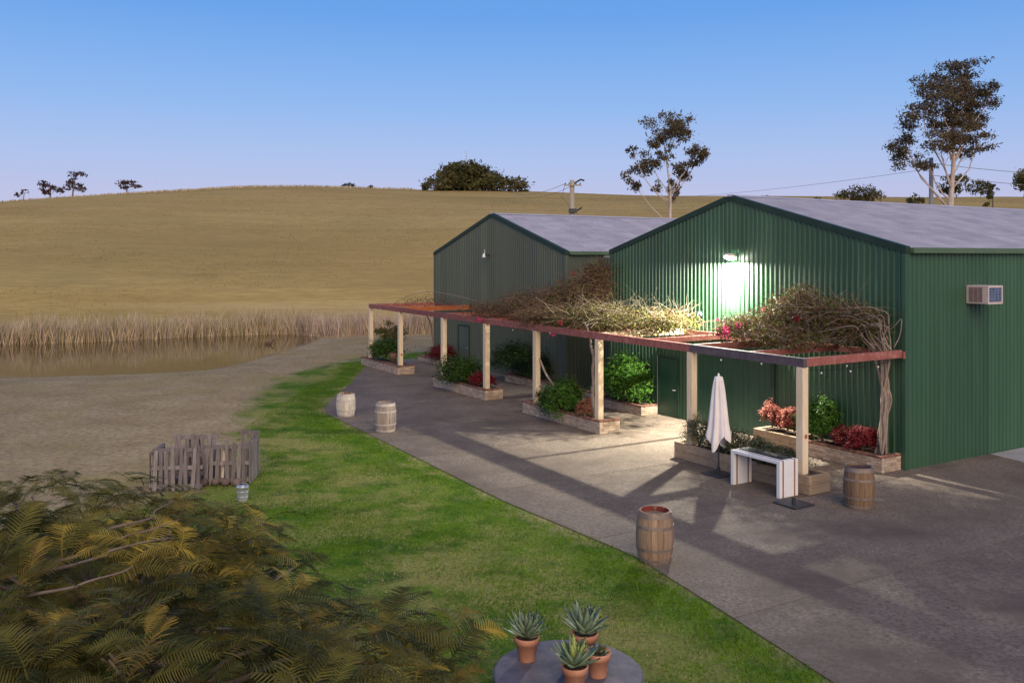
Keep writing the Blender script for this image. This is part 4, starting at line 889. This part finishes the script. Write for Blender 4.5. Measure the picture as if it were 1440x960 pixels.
# ------------------------------------------------------------------ trees
CROWN = 1.0
def tree(name, label, px, base_y, D, blobs, leafm, barkm, leaf, dens, tr, limb=True, group=None, cat='tree', trunkx=None, fork=.35):
    """blobs: photograph ellipses (cx, cy, rx, ry) turned into real crown lobes round the tree's own distance"""
    zb = float(terrain((px - 720) / F * D, D)); base = Vector(((px - 720) / F * D, D, zb)); root = thing(name, label, cat, base, 0, group)
    lob = []
    for (cx, cy, rx, ry) in blobs:
        rx, ry = rx * CROWN, ry * CROWN; r_ = rx * D / F; lob.append((Vector(((cx - 720) / F * D, D + random.uniform(-1, 1) * r_ * 1.2, CAM_H - (cy - HY) / F * D)) - base, r_, ry * D / F))
    zmin = min(l[0].z for l in lob); zmax = max(l[0].z + l[2] for l in lob)
    if tr:
        fk = Vector((random.uniform(-.2, .2), 0, zmax * fork)); tb_ = MB(); tb_.tube([Vector((0, 0, -.3)), fk * .5 + Vector((random.uniform(-.15, .15), 0, 0)), fk, Vector((.25, 0, zmax * .6)), Vector((lob[0][0].x * .6, 0, zmax * .85))], [tr * 1.2, tr, tr * .85, tr * .5, tr * .15], 9)
        tb_.build('trunk', barkm, root, True); lb = MB()
        for c, rx, rz in lob:
            z0 = min(max(c.z - math.hypot(c.x, c.y) * random.uniform(.9, 1.3) - rz, zmax * fork * random.uniform(.8, 1.05)), zmax * .8); z0 = min(z0, max(c.z - rx * .4, zmax * .2)); st_ = Vector((.1, 0, z0)); mid = st_.lerp(c, .55) + Vector((0, 0, -abs(c.x) * .12)) + Vector(rdir(1)[0]) * .3
            lb.tube([st_, st_.lerp(mid, .5) + Vector(rdir(1)[0]) * .15, mid, mid.lerp(c, .6) + Vector(rdir(1)[0]) * .2, c + Vector((0, 0, rz * .3))], [tr * .30, tr * .24, tr * .18, tr * .11, tr * .03], 6)
            for _ in range(6):
                e = c + Vector(rdir(1)[0]) * rx * .9; q = mid.lerp(c, random.uniform(.2, .9)); lb.tube([q, q.lerp(e, .5) + Vector((0, 0, -.1)), e], [tr * .08, tr * .05, tr * .02], 4, cap=False)
        lb.build('limbs', barkm, root, True)
    allc = []; alln = []
    for c, rx, rz in lob:
        ncl = max(5, int(6 + rx * rx * 3)); d = rdir(ncl); sub = np.array(c) + d * (RNG.uniform(.25, 1.1, ncl) ** .5)[:, None] * np.array([rx, rx, rz]) * 1.0
        k = int(dens * rx * rz * 3.6); w_ = RNG.integers(0, ncl, k); p = sub[w_] + RNG.normal(size=(k, 3)) * np.array([rx, rx, rz * .75]) * .23
        allc.append(p)
    c = np.concatenate(allc); k = len(c); t = rdir(k); t[:, 2] -= .35; s = np.cross(t, rdir(k)); s /= np.linalg.norm(s, axis=1)[:, None]; L_ = leaf * RNG.uniform(.5, 1.3, k)[:, None]
    v, f = quads(c, t * L_, s * L_ * .7); npmesh('crown', v, f, leafm, root, RNG.integers(0, len(leafm), k) if len(leafm) > 1 else None); return root
CROWN = 1.16
G1 = [(930, 180, 22, 15), (955, 177, 15, 14), (946, 196, 17, 11), (984, 211, 10, 17), (962, 234, 16, 14), (888, 213, 7, 7), (912, 229, 18, 15), (890, 250, 11, 13), (947, 266, 9, 13), (920, 202, 10, 9), (974, 222, 11, 9), (923, 262, 8, 6), (935, 218, 9, 8)]
tree('gum_tree', 'slender gum tree with an open crown above the far shed roof', 939, 0, 80, G1, ['gum', 'gumg'], 'bark', .15, 185, .20, group='tall gum trees', fork=.40)
G2 = [(1341, 100, 26, 13), (1319, 114, 20, 14), (1376, 118, 19, 15), (1306, 138, 26, 18), (1343, 142, 22, 15), (1388, 138, 15, 18), (1386, 162, 18, 15), (1283, 168, 22, 16), (1267, 188, 15, 20), (1311, 206, 20, 15), (1284, 222, 19, 14), (1343, 186, 22, 14), (1379, 201, 22, 12), (1335, 210, 13, 10), (1358, 160, 17, 13), (1300, 235, 12, 9), (1322, 166, 18, 13), (1345, 166, 16, 13), (1362, 182, 15, 11), (1335, 120, 18, 12), (1360, 138, 15, 12), (1320, 188, 14, 10), (1360, 214, 12, 8)]
tree('gum_tree', 'tall spreading gum tree on the right behind the larger shed', 1337, 0, 78, G2, ['gum', 'gum', 'gumg'], 'bark', .15, 165, .30, group='tall gum trees', fork=.42)
CROWN = 1.12
tree('dense_tree', 'broad dark evergreen tree at the middle of the hilltop clump', 655, 0, 196, [(655, 250, 28, 18), (634, 253, 18, 16), (678, 252, 22, 16), (652, 240, 18, 13), (692, 258, 15, 10), (622, 260, 12, 9), (640, 243, 14, 10), (668, 242, 15, 10), (660, 262, 34, 8)], ['darktree'], 'barkd', .5, 26, .3, group='hilltop trees')
tree('dense_tree', 'lower lighter green tree at the left of the hilltop clump', 612, 0, 192, [(612, 259, 13, 8), (602, 262, 7, 6), (622, 260, 7, 8)], ['darktree', 'gumg'], 'barkd', .4, 26, .2, group='hilltop trees')
tree('dense_tree', 'separate rounded tree at the right of the hilltop clump', 725, 0, 194, [(724, 259, 17, 9), (715, 262, 10, 7), (735, 263, 9, 7)], ['darktree', 'gumg'], 'barkd', .45, 26, .25, group='hilltop trees')
tree('flat_topped_tree', 'taller of the two flat topped gums on the left skyline', 103, 0, 199, [(105, 245, 11, 3.5), (101, 255, 9, 4), (97, 263, 6, 4), (107, 263, 8, 4), (114, 266, 5, 3)], ['gumred'], 'barkd', .35, 34, .18, group='skyline gums')
tree('flat_topped_tree', 'shorter leaning gum left of the flat topped gum on the skyline', 70, 0, 198, [(65, 259, 7, 4), (70, 266, 8, 5), (80, 267, 9, 4), (62, 271, 5, 3)], ['gumred'], 'barkd', .35, 34, .16, group='skyline gums')
tree('flat_topped_tree', 'low wide gum alone on the left skyline', 178, 0, 200, [(172, 259, 9, 3.2), (184, 258, 9, 3), (194, 262, 6, 3), (178, 264, 8, 2.4)], ['gumred'], 'barkd', .35, 34, .14, group='skyline gums')
tree('flat_topped_tree', 'smallest gum at the far left end of the skyline', 32, 0, 199, [(27, 274, 4, 2.5), (36, 270, 4, 3)], ['gumred'], 'barkd', .3, 40, .12, group='skyline gums')
def bush(px, py, D, rx, ry, m, label, leaf=.3, dens=40):
    return tree('bush', label, px, 0, D, [(px, py, rx * .6, ry * .7), (px - rx * .4, py + ry * .3, rx * .5, ry * .6), (px + rx * .4, py + ry * .25, rx * .5, ry * .6)], m, 'barkd', leaf, dens, .08, group='distant bushes', cat='bush', fork=.2)
bush(490, 260, 199, 10, 4, ['darktree'], 'dark bush on the crest left of the hilltop clump')
bush(521, 262, 199, 4, 2.5, ['gumred'], 'tiny bush on the crest between the dark bush and the hilltop clump')
bush(1213, 273, 150, 33, 15, ['darktree', 'gumg'], 'wide olive bush behind the ridge of the larger shed')
bush(1286, 281, 140, 12, 9, ['darktree', 'gumg'], 'small olive bush behind the roof left of the concrete pole')
bush(1387, 287, 150, 5, 4, ['darktree'], 'tiny bush under the small crooked tree on the right')
bush(1077, 277, 170, 7, 2, ['darktree'], 'low bush on the crest above the shed ridge')
bush(1149, 279, 170, 6, 2, ['darktree'], 'low scrub left of the wide olive bush')
tree('small_tree', 'small dark tree right behind the big gum trunk', 1335, 0, 130, [(1334, 256, 15, 9), (1340, 270, 10, 10), (1330, 266, 10, 9)], ['darktree'], 'barkd', .3, 50, .12, group='small trees on the right')
tree('small_tree', 'small crooked tree with a bare trunk right of the big gum', 1396, 0, 135, [(1384, 261, 14, 9), (1376, 268, 9, 6), (1394, 266, 7, 6), (1384, 275, 8, 4)], ['darktree'], 'barkd', .3, 45, .12, group='small trees on the right', fork=.55)
tree('small_tree', 'dark tree cut by the right edge of the picture', 1440, 0, 125, [(1436, 252, 14, 13), (1450, 248, 14, 13), (1440, 266, 12, 8)], ['darktree'], 'barkd', .3, 50, .12, group='small trees on the right')
tree('small_tree', 'olive bushy tree behind the far end of the pergola', 548, 0, 60, [(552, 462, 14, 9), (562, 468, 13, 8), (541, 470, 13, 7), (556, 474, 16, 6)], ['gumg', 'vineleaf'], 'barkd', .10, 420, .05)

# poles, wires, mast
def pole(px, top_y, D, r, label, concrete=False, arms=True):
    zb = float(terrain((px - 720) / F * D, D)); zt = CAM_H - (top_y - HY) / F * D
    o = thing('utility_pole', label, 'pole', ((px - 720) / F * D, D, zb)); h = zt - zb
    MB().tube([(0, 0, -.3), (0, 0, h * .5), (0, 0, h)], [r * 1.15, r * 1.05, r * .92], 12).build('shaft', 'pad' if concrete else 'pole', o, True)
    if arms:
        MB().box((-.75, -.33, h - .55), (.85, -.2, h - .42)).build('crossarm', 'pole', o).rotation_euler.z = 0
        for x in (-.65, -.3, .35, .75): MB().lathe([(.03, 0), (.06, .03), (.04, .07), (.06, .1), (.03, .16), (0, .17)], 8, c=(x, -.265, h - .42)).build('insulator', 'darkmetal', o, True)
        MB().tube([(.1, 0, h - .35), (.8, -.1, h + .05), (1.15, -.1, h - .05)], [.07, .09, .1], 7).build('fuse_arm', 'darkmetal', o)
        MB().box((-.35, -.42, h - 3.1), (.42, -.2, h - 2.7), bev=.03).build('switch_box', 'darkmetal', o)
        MB().tube([(.4, -.3, h - 2.9), (.9, -.3, h - 2.6)], .08, 6).build('fuse_holder', 'darkmetal', o)
        MB().tube([(-.65, -.27, h - .3), (-1.0, -.3, h - 1.6), (-.2, -.3, h - 2.6)], .025, 5).build('lead_wire', 'wire', o)
        MB().tube([(.4, -.3, h - 3.0), (.8, -.3, h - 4.2), (.75, -.3, h - 5)], .025, 5).build('lead_wire', 'wire', o)
    return o, Vector(((px - 720) / F * D, D, zt))
po, pt = pole(804.5, 253.5, 84, .24, 'weathered timber power pole with crossarm behind the far shed')
po2, pt2 = pole(1309.5, 222, 82, .20, 'plain pale pole beside the big gum trunk', True, False)
def wire(a, c, sag, label, r=.022):
    a, c = Vector(a), Vector(c); mb = MB().tube([Vector((0, 0, 0)).lerp(c - a, i / 16) - Vector((0, 0, sag * 4 * (i / 16) * (1 - i / 16))) for i in range(17)], r, 4)
    o = tag(mb.build('power_line', 'wire'), label, 'power line', 'overhead power lines'); o.location = a
hill_pole = GP(600, 200, 30) if False else Vector(((712 - 720) / F * 190, 190, CAM_H + (HY - 266) / F * 190))
wire(pt + Vector((-.65, -.26, -.35)), hill_pole + Vector((-.8, 0, .2)), 1.2, 'upper power line from the timber pole to the hilltop clump')
wire(pt + Vector((.35, -.26, -.35)), hill_pole + Vector((.8, 0, .2)), 1.6, 'lower power line from the timber pole to the hilltop clump')
wire(pt2 + Vector((0, 0, -.5)), Vector((75, 86, CAM_H + 8.6)), 1.0, 'upper power line leaving the pale pole to the right', .03)
wire(pt2 + Vector((0, 0, -1.6)), Vector((75, 86, CAM_H + 7.4)), 1.0, 'lower power line leaving the pale pole to the right', .03)
wire(pt2 + Vector((0, 0, -1.0)), Vector((8, 190, CAM_H + 13)), 1.5, 'faint power line from the pale pole back over the hill', .02)
mx, my = (655.5 - 720) / F * 198, 198.; mz = float(terrain(mx, my)); ms_ = thing('radio_mast', 'thin radio mast standing up behind the hilltop clump', 'mast', (mx, my, mz))
mh = CAM_H + (HY - 212) / F * 198 - mz
MB().tube([(0, 0, 0), (0, 0, mh * .7), (0, 0, mh)], [.14, .09, .05], 6).build('shaft', 'steel', ms_)
MB().tube([(-.4, 0, mh * .9), (.0, 0, mh * .9)], .05, 4).tube([(-.5, 0, mh * .8), (-.5, 0, mh * .95)], .06, 4).build('aerial', 'steel', ms_)
dk = GP(378, 484, WZ); du = thing('duck', 'small dark duck floating near the right end of the pond', 'duck', dk)
db = MB(); K = 10; rings = [(-.26, .02, .14), (-.2, .06, .10), (-.1, .11, .09), (.05, .12, .09), (.17, .07, .11), (.2, .05, .17), (.22, .05, .24), (.24, .055, .28), (.29, .035, .28), (.36, .012, .26)]
for i, (x_, r_, z_) in enumerate(rings): pass
MB().tube([(x_, 0, z_) for x_, r_, z_ in rings], [r_ for x_, r_, z_ in rings], 8).build('body', 'twigd', du, True)

# ------------------------------------------------------------------ feathery tree in the foreground
ft = thing('feathery_tree', 'feathery olive and gold leaved tree seen from above in the foreground', 'tree', (-4.2, 10.6, 0))
O = Vector((-4.2, 10.6, 0))
LOB = [((-5.1, 10.6, 1.4), (2.9, 3.0, 1.25), 10), ((-1.75, 9.3, 1.15), (1.35, 1.5, 1.0), 3.2), ((-2.7, 7.6, 1.7), (1.7, 1.5, 1.1), 4), ((-7.0, 13.7, 1.0), (2.6, 2.3, 1.35), 5.5), ((-5.0, 7.9, 1.6), (1.6, 1.4, 1.2), 2), ((-4.1, 12.0, .9), (1.35, 1.5, .85), 2.5)]
MB().tube([(0, 0, -.1), (.1, .05, .4), (.0, .0, .9)], [.16, .13, .11], 9).build('trunk', 'barkd', ft, True)
lb = MB(); tips = []
for c, r_, w_ in LOB:
    c = Vector(c) - O; hub = Vector((0, 0, .8)).lerp(c, .6); lb.tube([(0, 0, .8), Vector((0, 0, .8)).lerp(hub, .5) + Vector((0, 0, -.1)), hub], [.09, .07, .055], 7)
    for k in range(int(8 + w_ * 3)):
        d = Vector(rdir(1)[0]); d.z = abs(d.z) * .6 + .15; e = c + Vector((d.x * r_[0], d.y * r_[1], d.z * r_[2])) * random.uniform(.75, .98); m_ = hub.lerp(e, .5) + Vector(rdir(1)[0]) * .15
        lb.tube([hub, m_, m_.lerp(e, .6) + Vector(rdir(1)[0]) * .1, e], [.04, .03, .02, .008], 6); tips.append(e)
for a, c in (((-5.3, 10.0, 2.25), (-3.9, 10.5, 2.62)), ((-5.2, 9.6, 2.3), (-3.8, 10.0, 2.55)), ((-4.9, 10.3, 2.4), (-4.3, 11.3, 2.6)), ((-5.0, 9.2, 2.2), (-4.0, 9.4, 2.45))):
    lb.tube(*smooth_path(wig(Vector(a) - O, Vector(c) - O, 5, .13), [.02, .019, .017, .013, .010, .005]), 6)
lb.build('limbs', 'barkd', ft, True)
def frond_arrays(seed):
    g_ = np.random.default_rng(seed); V_ = []; F_ = []
    def strip_(pts, wv, w0, w1):
        o = len(V_)
        for i, p in enumerate(pts):
            w_ = (w0 + (w1 - w0) * i / (len(pts) - 1)); V_.append(p - wv * w_); V_.append(p + wv * w_)
        for i in range(len(pts) - 1): F_.append((o + 2 * i, o + 2 * i + 1, o + 2 * i + 3, o + 2 * i + 2))
    L_ = 1.0; arch = g_.uniform(.25, .55); n_ = 18
    rp = lambda t: np.array([t * L_ * (1 - .12 * t), .05 * math.sin(t * 3 + seed), arch * (t - 1.25 * t * t)])
    strip_([rp(t) for t in np.linspace(0, 1, 6)], np.array([0, 1, 0.]), .010, .003)
    for i in range(n_):
        t = .14 + .85 * i / (n_ - 1); ln = .29 * (math.sin(math.pi * (.15 + .8 * (i / (n_ - 1)))) ** .7) * g_.uniform(.85, 1.1)
        for s in (-1, 1):
            p = rp(t); d = np.array([.50, s * .86, .10 + g_.normal(0, .06)]); d /= np.linalg.norm(d); dr = np.array([0, 0, -1.])
            w = np.cross(d, np.array([0, 0, 1.])); w /= np.linalg.norm(w); w = w * .9 + np.array([0, 0, g_.normal(0, .25)])
            strip_([p, p + d * ln * .55 + dr * ln * .06, p + d * ln + dr * ln * g_.uniform(.15, .35)], w, .0125, .005)
    return np.array(V_), np.array(F_)
FR = [frond_arrays(i) for i in range(6)]
fm = ['frond_green', 'frond_dark', 'frond_gold', 'frond_brown']
meshes = {}
for i, (v, f) in enumerate(FR):
    for j, m in enumerate(fm):
        o = npmesh('frond', v, f, m); meshes[i, j] = o.data; bpy.data.objects.remove(o)
fr_list = []
clusters = []
for c, r_, w_ in LOB:
    for k in range(int(w_ * 13.5)):
        d = rdir(1)[0]; d[2] = abs(d[2]) * .95 - .10; sc = random.uniform(.78, 1.06) if random.random() < .8 else random.uniform(.4, .75)
        p = np.array(c) + d * np.array(r_) * sc; tone = .5 * math.sin(p[0] * 1.3 + 1) + .4 * math.sin(p[1] * 1.1 + p[0]) + random.gauss(0, .5)
        clusters.append((p, d, tone))
for p, d, tone in clusters:
    nf = random.randint(5, 9); a0 = random.uniform(0, 6.28)
    for k in range(nf):
        a = a0 + 2 * math.pi * k / nf + random.uniform(-.4, .4); az = math.atan2(d[1], d[0])
        rot = Matrix.Rotation(random.uniform(.1, .45), 4, Vector((-d[1], d[0], 0))) @ Matrix.Rotation(a, 4, 'Z') @ Matrix.Rotation(-random.uniform(.0, .55), 4, 'Y') @ Matrix.Rotation(random.uniform(-.35, .35), 4, 'X')
        s = random.uniform(.28, .80); q = Vector(p) + Vector(rdir(1)[0]) * .1 - O
        t_ = tone + random.gauss(0, .35); j = 2 if t_ > .95 else 3 if t_ > .6 else 0 if t_ > -.45 else 1
        fr_list.append((q, rot, s, random.randrange(6), j))
def showsize(e): w_ = e[0] + O; return -(e[2] / max(w_.y, 1)) - .03 * (w_.z > 1.9) * e[2]
def inview(e):
    w_ = e[0] + O; x_ = 720 + F * w_.x / w_.y; y_ = HY + F * (CAM_H - w_.z) / w_.y; return 0 < x_ < 1440 and y_ < 960
fr_list.sort(key=lambda e: (not (inview(e) and (e[0] + O).z > 1.5), showsize(e)))
for q, rot, s, i, j in fr_list[:290]:
    o = link('frond', meshes[i, j], ft); o.matrix_basis = Matrix.Translation(q) @ rot @ Matrix.Scale(s, 4)
VV = []; FF = []; MI = []; off = 0
for q, rot, s, i, j in fr_list[290:]:
    v, f = FR[i]; R3 = np.array(rot.to_3x3()) * s; VV.append(v @ R3.T + np.array(q)); FF.append(f + off); MI.append(np.full(len(f), j)); off += len(v)
o = npmesh('crown', np.concatenate(VV), np.concatenate(FF), fm, ft, np.concatenate(MI)); o['kind'] = 'stuff'
print('fronds', len(fr_list))

# ------------------------------------------------------------------ leaf litter on the paving
ll = []
for _ in range(900):
    r_ = random.random()
    if r_ < .55: u, v_ = random.uniform(-.5, 27), -4.3 + .02 * 10 - abs(random.gauss(0, .5))
    elif r_ < .8: u, v_ = random.uniform(0, 13), -.9 - abs(random.gauss(0, .5))
    else: u, v_ = random.uniform(-8, 20), random.uniform(-10, -1)
    ll.append(tuple(P(u, v_, PZ + .012)))
c = np.array(ll); k = len(c); a = RNG.uniform(0, 6.28, k); t = np.stack([np.cos(a), np.sin(a), RNG.normal(0, .15, k)], 1); q = np.stack([-np.sin(a), np.cos(a), RNG.normal(0, .15, k)], 1); L_ = RNG.uniform(.012, .032, k)[:, None]
v, f = quads(c, t * L_, q * L_); tag(npmesh('leaf_litter', v, f, ['vinebrown', 'blade_dry', 'magenta'], None, RNG.choice(3, k, p=[.55, .37, .08])), 'fallen dry leaves scattered over the paving by the planters', 'leaves', None, 'stuff')
